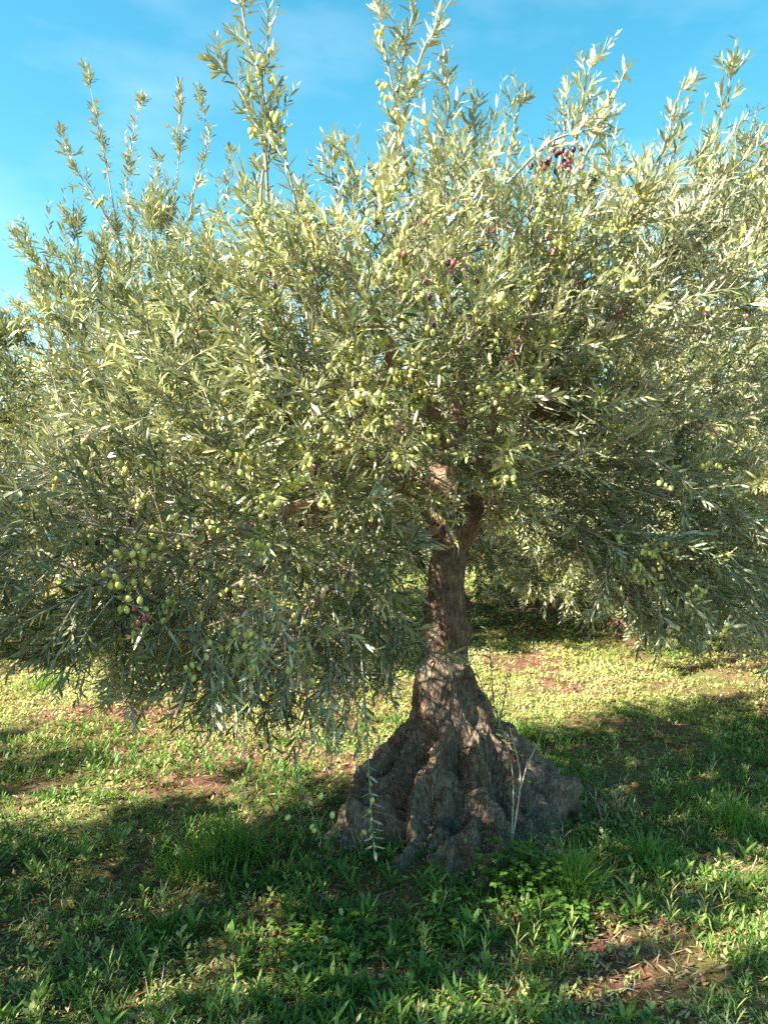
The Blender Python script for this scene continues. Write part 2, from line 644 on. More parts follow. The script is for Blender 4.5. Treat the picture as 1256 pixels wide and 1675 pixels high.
def colonize(seed_nodes, attractors, step=0.07, infl=0.7, kill=0.13, iters=70, rs=rng, up=0.0):
    """space colonization. seed_nodes: list of (pos, parent)"""
    pos = [np.array(p, float) for p, _ in seed_nodes]
    par = [q for _, q in seed_nodes]
    A = attractors.copy()
    near_d = np.full(len(A), 1e9)
    near_i = np.zeros(len(A), int)
    new = list(range(len(pos)))
    dirs = {}
    for it in range(iters):
        if new:
            NP = np.array([pos[i] for i in new])
            d = np.linalg.norm(A[:, None] - NP[None], axis=2)
            k = d.argmin(1)
            m = d[np.arange(len(A)), k]
            b = m < near_d
            near_d[b] = m[b]
            near_i[b] = np.array(new)[k[b]]
        alive = near_d > kill
        A, near_d, near_i = A[alive], near_d[alive], near_i[alive]
        if len(A) == 0:
            break
        act = near_d < infl
        if not act.any():
            infl *= 1.5
            new = []
            if infl > 6:
                break
            continue
        new = []
        ids = np.unique(near_i[act])
        for i in ids:
            v = unit(A[act & (near_i == i)] - pos[i]).sum(0)
            if np.linalg.norm(v) < 0.05:
                continue
            v = unit(v) + rs.normal(0, 0.12, 3) + np.array([0, 0, up])
            v = unit(v)
            if i in dirs and any(np.dot(v, o) > 0.95 for o in dirs[i]):
                if len(dirs[i]) > 3:
                    near_d[near_i == i] = np.where(near_d[near_i == i] < kill * 2.2, 0, near_d[near_i == i])
                    continue
            dirs.setdefault(i, []).append(v)
            pos.append(pos[i] + v * step)
            par.append(i)
            new.append(len(pos) - 1)
    return np.array(pos), np.array(par)


def radii(par, n_seed_r, tip=0.0022, expo=2.15):
    n = len(par)
    acc = np.zeros(n)
    kids = np.zeros(n, int)
    for i in range(n - 1, -1, -1):
        if acc[i] == 0:
            acc[i] = tip ** expo
        p = par[i]
        if p >= 0:
            acc[p] += acc[i] * 1.0 + (0.00012 ** expo)
            kids[p] += 1
    return acc ** (1 / expo), kids


def chains(pos, par, r):
    """split the skeleton in chains that follow the thickest child"""
    n = len(pos)
    ch = [[] for _ in range(n)]
    roots = []
    for i in range(n):
        if par[i] >= 0:
            ch[par[i]].append(i)
        else:
            roots.append(i)
    out = []
    stack = [(None, q) for q in roots]
    while stack:
        st, i = stack.pop()
        c = [] if st is None else [st]
        while True:
            c.append(i)
            k = ch[i]
            if not k:
                break
            k = sorted(k, key=lambda q: -r[q])
            for q in k[1:]:
                stack.append((i, q))
            i = k[0]
        if len(c) > 1:
            out.append(c)
    return out


def smooth_path(P, it=2):
    P = P.copy()
    for _ in range(it):
        P[1:-1] = P[1:-1] * 0.5 + (P[:-2] + P[2:]) * 0.25
    return P


def in_ellipsoids(ells, n, rs, shell=0.35):
    vols = np.array([e[1][0] * e[1][1] * e[1][2] * (e[2] if len(e) > 2 else 1) for e in ells])
    pick = rs.choice(len(ells), n, p=vols / vols.sum())
    v = unit(rs.normal(0, 1, (n, 3)))
    rad = rs.uniform(shell ** 3, 1, n) ** (1 / 3)
    C = np.array([e[0] for e in ells])[pick]
    Q = np.array([e[1] for e in ells])[pick]
    return C + v * rad[:, None] * Q


# ------------------------------------------------------------------ the big olive tree
tree = empty('olive_tree', (TX, TY, 0))
tag(tree, 'big old olive tree in front with a flared gnarled trunk and yellow green fruit', 'tree', 'olive trees of the orchard')
TO = np.array([TX, TY, 0.0])


def part_obj(name, me, parent=tree):
    return link(name, me, parent)


def build_trunk():
    # profile: (s, radius x, z, centre px shift)
    prof = np.array([
        # R,    z,     cx,    cy
        [0.78, -0.08, 0.02, 0.00, 0.80],
        [0.58, 0.00, 0.01, 0.00, 0.62],
        [0.50, 0.05, 0.01, 0.00, 0.50],
        [0.450, 0.11, 0.01, 0.00, 0.40],
        [0.405, 0.19, 0.015, 0.00, 0.32],
        [0.315, 0.25, 0.020, 0.00, 0.24],
        [0.235, 0.32, 0.015, 0.01, 0.18],
        [0.178, 0.40, 0.010, 0.02, 0.145],
        [0.145, 0.48, -0.015, 0.02, 0.130],
        [0.126, 0.57, -0.040, 0.02, 0.120],
        [0.114, 0.69, -0.042, 0.015, 0.112],
        [0.096, 0.80, -0.034, 0.01, 0.098],
        [0.082, 0.94, -0.028, 0.0, 0.085],
        [0.078, 1.08, -0.020, 0.0, 0.08],
        [0.080, 1.20, -0.008, 0.0, 0.08],
        [0.094, 1.31, 0.010, 0.0, 0.09],
        [0.112, 1.40, 0.022, 0.0, 0.10],
        [0.112, 1.49, 0.016, 0.0, 0.10],
        [0.086, 1.57, 0.00, -0.01, 0.08],
        [0.040, 1.64, -0.02, -0.01, 0.04],
    ])
    nz, nt = 560, 400
    t = np.linspace(0, 1, nz)
    # more rows on the mound
    seg = np.linspace(0, 1, len(prof))
    pr = np.stack([np.interp(t, seg, prof[:, k]) for k in range(5)], 1)
    for _ in range(40):
        pr[1:-1] = pr[1:-1] * 0.5 + (pr[:-2] + pr[2:]) * 0.25
    th = np.arange(nt) / nt * 2 * math.pi
    Rr = pr[:, 0][:, None]
    Z = np.repeat(pr[:, 1][:, None], nt, 1)
    TH = np.repeat(th[None], nz, 0) + 0.35 * np.sin(Z * 2.2)
    # root ridges: stronger towards the foot
    foot = np.clip((0.60 - Z) / 0.45, 0, 1) ** 1.3
    lob = np.zeros_like(Z)
    rsl = np.random.default_rng(3)
    for a0, w, amp in ((-0.05, .30, .30), (-0.62, .2, .16), (-1.15, .22, .20), (-1.75, .26, .16), (-2.25, .2, .20), (-2.85, .28, .24), (2.6, .25, .15), (1.9, .3, .2), (1.2, .3, .2), (0.6, .3, .22)):
        d = (TH - a0 + math.pi) % (2 * math.pi) - math.pi
        d = d + 0.22 * np.sin(Z * 9 + a0 * 5)
        lob += amp * np.exp(-(d / w) ** 2)
    rad = Rr * (1 + (lob - 0.17) * (0.25 + 0.75 * foot))
    # upper column fluting
    rad = rad * (1 + 0.045 * np.sin(3 * TH + Z * 3) + 0.03 * np.sin(5 * TH - Z * 4 + 1))
    X = rad * np.cos(TH) + pr[:, 2][:, None]
    flat = np.where(np.sin(TH) < 0, 1, 0.9) * (pr[:, 4] / pr[:, 0])[:, None]
    Y = rad * np.sin(TH) * flat + pr[:, 3][:, None]
    P = np.stack([X, Y, Z], 2).reshape(-1, 3)
    ftv = foot.ravel()
    # burl shoulders
    cen = np.stack([np.repeat(pr[:, 2], nt), np.repeat(pr[:, 3], nt), P[:, 2]], 1)
    out = unit(P - cen + np.stack([np.zeros(len(P)), np.zeros(len(P)), 0.55 * ftv], 1))
    for (bx, by, bz, s, amp) in ((0.14, -0.02, 0.53, 0.055, 0.035), (0.085, -0.03, 0.86, 0.03, 0.035), (-0.10, -0.10, 0.66, 0.05, 0.02),
                                 (0.02, -0.50, 0.05, 0.09, 0.05), (-0.34, -0.3, 0.10, 0.10, 0.05), (-0.2, -0.42, 0.08, 0.08, 0.05), (0.25, -0.40, 0.08, 0.08, 0.05),
                                 (-0.06, -0.06, 1.46, 0.06, 0.03), (0.1, -0.08, 1.38, 0.05, 0.03), (-0.08, -0.30, 0.22, 0.06, 0.04), (0.12, -0.24, 0.27, 0.05, 0.03)):
        d2 = ((P - np.array([bx, by, bz])) ** 2).sum(1)
        P = P + out * (amp * np.exp(-d2 / (2 * s * s)))[:, None]
    for (bx, by, bz, s, amp) in ((0.00, -0.36, 0.13, 0.045, -0.09), (0.10, -0.44, 0.10, 0.04, -0.07), (0.10, -0.14, 0.44, 0.05, -0.05), (0.13, -0.25, 0.26, 0.05, -0.06),
                                 (0.02, -0.115, 0.575, 0.012, -0.05), (-0.18, -0.32, 0.2, 0.04, -0.06), (0.03, -0.10, 1.42, 0.04, -0.05), (-0.02, -0.1, 1.56, 0.03, -0.04), (0.28, -0.3, 0.15, 0.05, -0.06), (-0.3, -0.42, .05, .05, -.06)):
        d2 = ((P - np.array([bx, by, bz])) ** 2).sum(1)
        P = P + out * (amp * np.exp(-d2 / (2 * s * s)))[:, None]
    base_out = out
    for line, s, amp in (
            (((.07, -.10, .62), (.10, -.13, .46), (.15, -.18, .30), (.23, -.30, .14), (.29, -.42, .03)), .030, -.095),
            (((.02, -.13, .36), (.03, -.22, .24), (.02, -.34, .14), (-.02, -.47, .04)), .028, -.060),
            (((-.10, -.10, .42), (-.15, -.18, .28), (-.20, -.28, .18), (-.24, -.42, .05)), .028, -.065),
            (((-.17, -.04, .30), (-.28, -.12, .20), (-.40, -.22, .05)), .026, -.05),
            (((.18, -.05, .50), (.28, -.10, .32), (.42, -.18, .15), (.52, -.24, .03)), .026, -.060),
            (((.30, -.02, .36), (.42, -.06, .20), (.56, -.10, .04)), .022, -.045),
            (((.10, -.24, .26), (.14, -.34, .15), (.16, -.47, .03)), .022, -.045),
            (((-.08, -.26, .22), (-.12, -.38, .12), (-.14, -.50, .02)), .020, -.04)):
        dm = np.full(len(P), 9.0)
        Pw = P + 0.02 * np.stack([fbm(P, 9, 2, 61), fbm(P, 9, 2, 62), 0 * P[:, 0]], 1)
        for a_, b_ in zip(line[:-1], line[1:]):
            a_, b_ = np.array(a_), np.array(b_)
            ab = b_ - a_
            tt = np.clip(((Pw - a_) @ ab) / (ab @ ab), 0, 1)
            dm = np.minimum(dm, np.linalg.norm(Pw - a_ - tt[:, None] * ab, axis=1))
        P = P + base_out * (amp * np.exp(-dm ** 2 / (2 * s * s)) - amp * 0.38 * np.exp(-(dm - 2.6 * s) ** 2 / (2 * s * s)))[:, None]
    # gnarl: large, ridged, and stringy vertical grain
    Q = P * np.array([1, 1, 0.55])
    g = fbm(Q, 7, 4, 5)
    ct = np.stack([np.cos(TH).ravel() * 2.6, np.sin(TH).ravel() * 2.6, P[:, 2] * 2.2 + 0.25 * fbm(P, 6, 2, 8)], 1)
    big = 1 - np.abs(fbm(ct, 1.0, 3, 405)) * 4.0
    big3 = 1 - np.abs(fbm(ct, 2.6, 3, 409)) * 3.6
    big2 = 1 - np.abs(fbm(P * np.array([1, 1, 0.45]), 6.5, 3, 415)) * 3.4
    ridg = 1 - np.abs(fbm(Q, 12, 4, 31)) * 3.2
    strg = fbm(P * np.array([1, 1, 0.14]), 42, 3, 77)
    strg2 = 1 - np.abs(fbm(P * np.array([1, 1, 0.16]), 26, 3, 177)) * 3
    pit = np.minimum(fbm(P * np.array([1, 1, .6]), 11, 4, 55) + 0.10, 0)
    up = np.clip((P[:, 2] - 1.25) / 0.2, 0, 1)
    arc = np.repeat(np.concatenate([[0], np.cumsum(np.hypot(np.diff(pr[:, 4]), np.diff(pr[:, 1])))]), nt)
    P2 = np.stack([np.cos(TH).ravel() * .30 + .03 * fbm(P, 5, 2, 12), np.sin(TH).ravel() * .30, arc * 0.30], 1)
    r1 = 1 - np.abs(fbm(P2, 11, 3, 431)) * 3.4
    r2 = 1 - np.abs(fbm(P2, 27, 3, 437)) * 3.2
    r3 = fbm(P2 * np.array([1, 1, 1.4]), 70, 3, 441)
    disp = g * (0.010 + 0.016 * ftv + 0.018 * up) + ridg * (0.003 + 0.008 * up) + (strg * 0.004 + strg2 * 0.003) * (1 - ftv) + pit * (0.008 + 0.13 * ftv)
    disp = disp + (r1 * 0.026 + r2 * 0.013 + r3 * 0.010) * ftv
    disp = disp + big * 0.045 * ftv + big3 * 0.024 * (ftv + 0.05)
    disp = disp + fbm(P, 60, 2, 91) * (0.0015 + 0.006 * ftv)
    P = P + out * disp[:, None]
    i = np.arange(nz * nt).reshape(nz, nt)
    j = np.roll(i, -1, 1)
    q = np.stack([i[:-1].ravel(), j[:-1].ravel(), j[1:].ravel(), i[1:].ravel()], 1)
    part_obj('trunk', mesh_from('trunk', P, [q], [M_BARK]))


build_trunk()

# main limbs, (px, py, depth) along each
LIMBS = [
    [(738, 820, 3.44), (722, 730, 3.40), (700, 670, 3.30), (655, 605, 3.12), (600, 482, 2.98), (555, 425, 2.92), (480, 345, 2.9)],
    [(735, 800, 3.44), (755, 700, 3.50), (745, 560, 3.55), (700, 400, 3.45), (680, 300, 3.4)],
    [(745, 880, 3.44), (790, 825, 3.44), (842, 740, 3.42), (930, 600, 3.35), (1040, 480, 3.25), (1130, 360, 3.2)],
    [(735, 830, 3.44), (660, 770, 3.7), (500, 690, 3.8), (350, 560, 3.7), (290, 500, 3.6)],
    [(725, 810, 3.44), (640, 790, 3.1), (480, 830, 2.75), (300, 900, 2.55), (150, 950, 2.45)],
    [(765, 850, 3.44), (880, 770, 3.85), (1010, 760, 4.0), (1120, 850, 4.0), (1150, 950, 3.95)],
    [(722, 740, 3.40), (690, 640, 3.05), (610, 620, 2.72), (500, 640, 2.5)],
    [(790, 825, 3.44), (800, 700, 3.3), (850, 560, 3.05), (900, 420, 2.95), (940, 330, 3.0)],
    [(730, 860, 3.44), (620, 900, 3.2), (520, 960, 3.0), (470, 1060, 2.9)],
]
LIMB_W = [0.080, 0.058, 0.068, 0.045, 0.042, 0.040, 0.040, 0.036, 0.022]

ELL = [
    (at(640, 590, 3.3), (0.95, 0.95, 0.76)),
    (at(960, 480, 3.3), (0.72, 0.80, 0.56), 1.2),
    (at(1010, 720, 3.5), (0.62, 0.75, 0.62), 1.2),
    (at(1090, 890, 3.5), (0.42, 0.5, 0.36), 1.7),
    (at(390, 730, 3.1), (0.72, 0.85, 0.55), 1.2),
    (at(170, 880, 2.7), (0.52, 0.55, 0.40), 1.8),
    (at(430, 970, 2.85), (0.58, 0.50, 0.44), 1.9),
    (at(270, 1010, 2.7), (0.34, 0.35, 0.26), 2.0),
    (at(560, 1030, 3.0), (0.26, 0.3, 0.34), 2.0),
    (at(720, 350, 3.3), (0.36, 0.45, 0.34)),
    (at(610, 900, 3.2), (0.20, 0.25, 0.26), 2.2),
    (at(1060, 800, 3.4), (0.5, 0.6, 0.42), 2.2),
    (at(850, 640, 3.1), (0.40, 0.5, 0.5)),
    (at(1130, 370, 3.3), (0.42, 0.5, 0.34), 1.2),
    (at(500, 530, 3.1), (0.40, 0.6, 0.28)),
    (at(200, 760, 3.0), (0.44, 0.5, 0.36)),
    (at(1200, 940, 3.7), (0.36, 0.4, 0.32), 1.6),
]


def build_main_crown():
    rs = np.random.default_rng(11)
    seeds = []
    limb_paths = []
    for pts, w in zip(LIMBS, LIMB_W):
        C = np.array([at(*p) for p in pts])
        # resample
        d = np.concatenate([[0], np.cumsum(np.linalg.norm(np.diff(C, axis=0), axis=1))])
        m = max(6, int(d[-1] / 0.06))
        u = np.linspace(0, d[-1], m)
        C = np.stack([np.interp(u, d, C[:, k]) for k in range(3)], 1)
        C = smooth_path(C, 3)
        C[1:-1] += 0.022 * np.stack([fbm(C[1:-1] + 3 * k, 5, 2, 7 + k) for k in range(3)], 1)
        base = len(seeds)
        for k, p in enumerate(C):
            seeds.append((p, base + k - 1 if k else -1))
        limb_paths.append((C, w))
    A = in_ellipsoids(ELL, 4500, rs, 0.30)
    px, py, _ = project(A)
    # keep the bole in clear view
    clear = (px > 655) & (px < 850) & (py > 860) & (A[:, 1] < 3.6)
    clear |= (px > 710) & (px < 780) & (py > 700) & (A[:, 1] < 3.35) & (rs.random(len(px)) < .5)
    clear |= (px > 740) & (px < 960) & (py > 890)
    # the outline between the tall shoots stays open
    SKY = ([0, 150, 250, 330, 400, 480, 550, 600, 660, 720, 780, 850, 900, 960, 1050, 1130, 1256],
           [650, 550, 460, 390, 340, 350, 310, 290, 230, 170, 260, 300, 260, 225, 265, 230, 225])
    clear |= py < np.interp(px, *SKY) + 40
    A = A[~clear]
    pos, par = colonize(seeds, A, step=0.075, infl=0.6, kill=0.095, rs=rs, up=0.06)
    n0 = len(seeds)
    r, kids = radii(par, n0)
    # limbs: their own mesh each
    for C, w in limb_paths:
        t = np.linspace(0, 1, len(C))
        rr = w * (1 - t) ** 1.25 + 0.0035
        rr = rr * (1 + 0.10 * noise3(C, 14, 5))
        tb = TubeBag(14)
        fine = np.linspace(0, 1, len(C) * 3)
        Cf = np.stack([np.interp(fine, t, C[:, k]) for k in range(3)], 1)
        Cf = smooth_path(Cf, 3)
        tb.add(Cf - TO, np.interp(fine, t, rr))
        V = np.concatenate(tb.V)
        nn = unit(V - np.repeat(Cf - TO, 14, 0))
        V = V + nn * (fbm(V * 1.0, 30, 3, 3) * np.repeat(np.interp(fine, t, rr), 14) * 0.28)[:, None]
        part_obj('branch', mesh_from('branch', V, [np.concatenate(tb.Q)], [M_LIMB]))
    # finer branchwork
    tb = TubeBag(5)
    for c in chains(pos, par, r):
        c = [i for i in c]
        if all(i < n0 for i in c):
            continue
        while len(c) > 1 and c[1] < n0:
            c = c[1:]
        if len(c) < 2:
            continue
        P = smooth_path(pos[c], 2)
        rr = np.minimum(r[c], 0.012)
        rr[0] = rr[min(1, len(rr) - 1)]
        tb.add(P - TO, rr)
    # leafy shoots: on every tip and along thin branches
    idx = np.arange(n0, len(pos))
    T = unit(pos[idx] - pos[par[idx]])
    tips = kids[idx] == 0
    thin = (r[idx] < 0.007) & ~tips
    cen = at(690, 700, 3.4)
    base_i = [idx[tips]] * 4 + [idx[thin]] * 2 + [np.arange(20, n0)[rs.random(n0 - 20) < 0.22]]
    tan = [unit(pos[b] - pos[np.maximum(par[b], 0)] + 1e-6) for b in base_i]
    B = np.concatenate(base_i)
    TT = np.concatenate(tan)
    P0 = pos[B]
    n = len(B)
    hi = np.clip((P0[:, 2] - 2.0) / 0.6, 0, 1)
    outw = unit(P0 - cen)
    low = np.clip((1.75 - P0[:, 2]) / 0.7, 0, 1)
    up = np.stack([np.zeros(n), np.zeros(n), 0.55 + 0.55 * hi - 0.95 * low], 1)
    D = TT * 0.55 + outw * 0.55 + up + rs.normal(0, 0.42, (n, 3))
    L = rs.uniform(0.14, 0.30, n) * (1 + 0.35 * hi)
    px, py, _ = project(P0 + unit(D) * L[:, None] * 0.6)
    bad = ((px > 672) & (px < 800) & (py > 850) & (P0[:, 1] < 3.6)) | ((px > 700) & (px < 790) & (py > 700) & (P0[:, 1] < 3.4) & (rs.random(n) < 0.3))
    bad |= (px > 760) & (px < 960) & (py > 930)
    bad |= py > np.interp(px, [0, 130, 200, 330, 420, 560, 660, 672], [1060, 1110, 1150, 1180, 1190, 1200, 1180, 1150]) * 1.0 + (px > 672) * 2000
    bad |= (px > 950) & (py > 1050)
    bad |= (py < np.interp(px, *SKY) - 5) & (rs.random(n) < 0.84)
    bad |= (noise3(P0, 4.2, 73) > 0.02) & (rs.random(n) < 0.8) & (py < np.interp(px, *SKY) + 90)
    bad |= (noise3(P0, 3.4, 71) > 0.25) & (rs.random(n) < 0.80) & (P0[:, 2] > 1.35)
    P0, D, L = P0[~bad], D[~bad], L[~bad]
    tone = np.clip(0.5 + 1.3 * fbm(P0, 2.6, 2, 8) + rs.normal(0, 0.1, len(P0)), 0.05, 0.9)
    leaves = LeafBag()
    sag = 0.0 + 0.25 * np.clip((1.7 - P0[:, 2]) / 0.7, 0, 1).mean()
    Pn, Tn = leafy_twigs(P0, D, L, leaves, tb_off(tb, TO), rs, 0.050, sag=sag, tone=tone)
    # hand-laid sprays that shape the outline
    SPR = [
        [(430, 440, 3.0), (425, 320, 2.95), (440, 220, 2.9), (425, 110, 2.88), (455, 10, 2.86)],
        [(425, 120, 2.88), (400, 50, 2.9), (392, -20, 2.9)],
        [(438, 330, 2.95), (436, 240, 2.9), (395, 150, 2.92), (345, 78, 2.95)],
        [(500, 420, 3.0), (478, 300, 2.9), (450, 190, 2.88), (462, 130, 2.88)],
        [(672, 330, 3.2), (650, 180, 3.15), (625, 60, 3.1), (615, -30, 3.1)],
        [(660, 200, 3.15), (690, 80, 3.1), (740, -5, 3.1)],
        [(650, 150, 3.15), (668, 50, 3.15), (690, -30, 3.15)],
        [(700, 300, 3.2), (740, 180, 3.2), (720, 90, 3.2)],
        [(745, 330, 3.3), (780, 230, 3.3), (770, 130, 3.3)],
        [(600, 330, 3.3), (570, 260, 3.3), (550, 205, 3.3)],
        [(560, 350, 3.3), (545, 290, 3.3), (530, 235, 3.3)],
        [(820, 330, 3.2), (835, 230, 3.2), (860, 135, 3.2)],
        [(910, 300, 3.2), (925, 200, 3.2), (928, 125, 3.2)],
        [(930, 290, 3.2), (950, 170, 3.2), (972, 75, 3.2)],
        [(950, 270, 3.1), (990, 190, 3.1), (1025, 110, 3.1)],
        [(1060, 330, 3.2), (1090, 220, 3.2), (1120, 125, 3.2)],
        [(1100, 420, 3.2), (1160, 260, 3.2), (1190, 150, 3.2), (1203, 65, 3.2)],
        [(1120, 440, 3.3), (1200, 300, 3.3), (1240, 170, 3.3)],
        [(1130, 500, 3.3), (1220, 380, 3.3), (1262, 240, 3.3)],
        [(1080, 470, 3.1), (1150, 350, 3.1), (1190, 230, 3.1)],
        [(700, 830, 2.95), (820, 790, 2.9), (960, 745, 2.85), (1060, 700, 2.85), (1135, 650, 2.85)],
        [(900, 760, 2.9), (1000, 700, 2.85), (1090, 610, 2.85)],
        [(880, 620, 2.8), (980, 560, 2.8), (1100, 540, 2.85), (1200, 505, 2.9)],
        [(860, 520, 2.75), (940, 500, 2.75), (1035, 455, 2.75)],
        [(880, 330, 2.85), (960, 290, 2.8), (1050, 265, 2.8)],
        [(830, 300, 2.9), (900, 225, 2.9), (1000, 205, 2.9)],
        [(560, 860, 2.8), (640, 850, 2.7), (730, 895, 2.65)],
        [(430, 470, 3.0), (330, 390, 3.0), (270, 345, 3.0)],
        [(500, 420, 3.0), (420, 350, 3.0), (370, 240, 3.0)],
        [(330, 700, 2.7), (210, 600, 2.7), (150, 540, 2.7)],
        [(300, 760, 2.6), (180, 700, 2.6), (80, 690, 2.6)],
        [(330, 880, 2.5), (180, 860, 2.4), (60, 850, 2.35), (-20, 870, 2.35)],
        [(380, 900, 2.5), (230, 920, 2.35), (90, 960, 2.3), (0, 990, 2.3)],
        [(400, 950, 2.6), (280, 1010, 2.45), (160, 1050, 2.4), (60, 1065, 2.4)],
        [(440, 1000, 2.6), (340, 1090, 2.5), (230, 1130, 2.45), (150, 1160, 2.45)],
        [(480, 1010, 2.6), (420, 1100, 2.55), (350, 1180, 2.5), (330, 1210, 2.5)],
        [(500, 1000, 2.7), (470, 1110, 2.65), (420, 1190, 2.6)],
        [(560, 1000, 2.8), (580, 1110, 2.75), (560, 1200, 2.7)],
        [(600, 990, 2.9), (630, 1090, 2.85), (650, 1180, 2.8)],
        [(620, 960, 2.9), (680, 1040, 2.8), (735, 1100, 2.75)],
        [(1050, 880, 3.2), (1100, 960, 3.1), (1150, 1010, 3.0), (1215, 1050, 2.95)],
        [(1060, 860, 3.2), (1070, 960, 3.1), (1085, 1040, 3.1)],
        [(1000, 900, 3.3), (980, 980, 3.25), (950, 1030, 3.2)],
        [(930, 880, 3.6), (890, 930, 3.6), (840, 960, 3.6)],
    ]
    for sp in SPR:
        C = np.array([at(*p) for p in sp])
        d = np.concatenate([[0], np.cumsum(np.linalg.norm(np.diff(C, axis=0), axis=1))])
        m = max(8, int(d[-1] / 0.03))
        u = np.linspace(0, d[-1], m)
        C = smooth_path(np.stack([np.interp(u, d, C[:, k]) for k in range(3)], 1), 6)
        t = np.linspace(0, 1, m)
        tb.add(C - TO, 0.0055 * (1 - t) + 0.0015)
        Tn_ = unit(np.gradient(C, axis=0))
        # leaves right along the spray
        A_ = unit(np.cross(Tn_, np.array([0.2, 1, 0.3])))
        B_ = np.cross(Tn_, A_)
        tn = rs.uniform(0.3, 0.8)
        for sd in (0, 1):
            ang = np.arange(m) * math.pi / 2 + sd * math.pi + rs.normal(0, 0.3, m)
            ld = Tn_ * 0.62 + (A_ * np.cos(ang)[:, None] + B_ * np.sin(ang)[:, None]) * 0.78
            ll = 0.058 * rs.uniform(0.6, 1.2, m) * (1 - 0.35 * t ** 4)
            ok = rs.random(m) < 0.78
            leaves.add((C - TO)[ok], ld[ok], (Tn_ + rs.normal(0, .2, (m, 3)))[ok], ll[ok], (ll * rs.uniform(.18, .24, m))[ok], np.clip(tn + rs.normal(0, .15, m), 0, .95)[ok])
        # side twigs
        k = rs.choice(np.arange(2, int(m * 0.88)), int(d[-1] / 0.055))
        ang = rs.uniform(0, 2 * math.pi, len(k))
        Dd = Tn_[k] * 0.8 + (A_[k] * np.cos(ang)[:, None] + B_[k] * np.sin(ang)[:, None]) * 0.55 + np.array([0, 0, 0.12])
        Ls = rs.uniform(0.08, 0.20, len(k)) * (1 - 0.4 * t[k])
        P_, T_ = leafy_twigs(C[k], Dd, Ls, leaves, tb_off(tb, TO), rs, 0.053, nodes=8, tone=np.full(len(k), tn), thick=0.0018)
    # basal and hanging shoots near the trunk
    for sp, lf in (([(832, 1225, 3.35), (806, 1150, 3.3), (803, 1080, 3.3), (797, 1030, 3.3)], 0.042),
                   ([(812, 1180, 3.32), (790, 1130, 3.3), (776, 1085, 3.3)], 0.036),
                   ([(815, 1190, 3.32), (826, 1140, 3.3), (830, 1095, 3.3)], 0.036),
                   ([(590, 1060, 2.7), (600, 1190, 2.62), (603, 1260, 2.6), (607, 1330, 2.6), (612, 1390, 2.6)], 0.045),
                   ([(510, 1060, 2.7), (500, 1190, 2.6), (480, 1260, 2.6), (515, 1340, 2.6), (525, 1375, 2.6)], 0.03)):
        C = np.array([at(*p) for p in sp])
        d = np.concatenate([[0], np.cumsum(np.linalg.norm(np.diff(C, axis=0), axis=1))])
        m = max(8, int(d[-1] / 0.015))
        u = np.linspace(0, d[-1], m)
        C = smooth_path(np.stack([np.interp(u, d, C[:, k]) for k in range(3)], 1), 5)
        tb.add(C - TO, np.linspace(0.004, 0.0012, m))
        Tn_ = unit(np.gradient(C, axis=0))
        A_ = unit(np.cross(Tn_, np.array([0.2, 1, 0.3])))
        B_ = np.cross(Tn_, A_)
        for sd in (0, 1):
            ang = np.arange(m) * math.pi / 2 + sd * math.pi + rs.normal(0, 0.4, m)
            ld = Tn_ * 0.5 + (A_ * np.cos(ang)[:, None] + B_ * np.sin(ang)[:, None]) * 0.85
            ll = lf * rs.uniform(0.7, 1.15, m)
            ok = rs.random(m) < 0.75
            leaves.add((C - TO)[ok], ld[ok], (Tn_ + rs.normal(0, .2, (m, 3)))[ok], ll[ok], (ll * .24)[ok], rs.uniform(0.2, 0.8, m)[ok])
    # shift shoot leaves into the tree's frame: generated ones are in world space
    part_obj('twigs', tb.mesh('twigs', M_TWIG))
    # pruned windows on the sunny side: the photograph's bole and roots are sun-flecked
    S_ = np.array(SUN)
    Pb = np.concatenate(leaves.b) + TO
    keep = np.ones(len(Pb), bool)
    for tx, ty, tz, rr_ in ((.24, 3.30, .42, .10), (.25, 3.32, .60, .11), (.26, 3.34, .80, .07), (.22, 3.2, .28, .08), (.40, 3.15, .22, .06), (.10, 3.05, .12, .06), (.30, 2.95, .08, .05),
                           (.22, 3.36, 1.58, .06), (.14, 3.33, 1.80, .06), (.40, 3.36, 1.70, .05), (-.1, 3.15, .1, .05), (.52, 3.1, .1, .05), (.64, 3.0, .26, .10), (.62, 3.0, .12, .06), (.48, 3.3, .40, .06), (.28, 3.36, 1.35, .06)):
        v = Pb - np.array([tx, ty, tz])
        al = v @ S_
        dist = np.linalg.norm(v - al[:, None] * S_, axis=1)
        keep &= ~((dist < rr_ * (0.75 + 0.5 * rs.random(len(Pb)))) & (al > 0.03))
    for nm in ('b', 'd', 't', 'l', 'w', 'r', 'dr'):
        setattr(leaves, nm, [np.concatenate(getattr(leaves, nm))[keep]])
    part_obj('foliage', leaves.mesh('foliage', M_LEAF))
    print('main leaves', leaves.count, 'nodes', len(pos))
    return Pn, Tn, rs


class tb_off:
    """tube bag seen through an offset, so world-space twigs land in the tree's frame"""

    def __init__(self, bag, off):
        self.bag, self.off, self.s = bag, off, bag.s

    @property
    def V(self):
        bag, off = self.bag, self.off

        class A:
            def append(self_, v):
                bag.V.append(v - off)
        return A()

    @property
    def Q(self):
        return self.bag.Q

    @property
    def o(self):
        return self.bag.o

    @o.setter
    def o(self, v):
        self.bag.o = v


# leafy_twigs adds leaves in the space of its inputs; wrap the bag as well
_LeafAdd = LeafBag.add
LEAF_OFF = [np.zeros(3)]


def _add(self, base, d, top, l, w, r, dr=None):
    _LeafAdd(self, base - LEAF_OFF[0], d, top, l, w, r, dr)


_orig_twigs = leafy_twigs


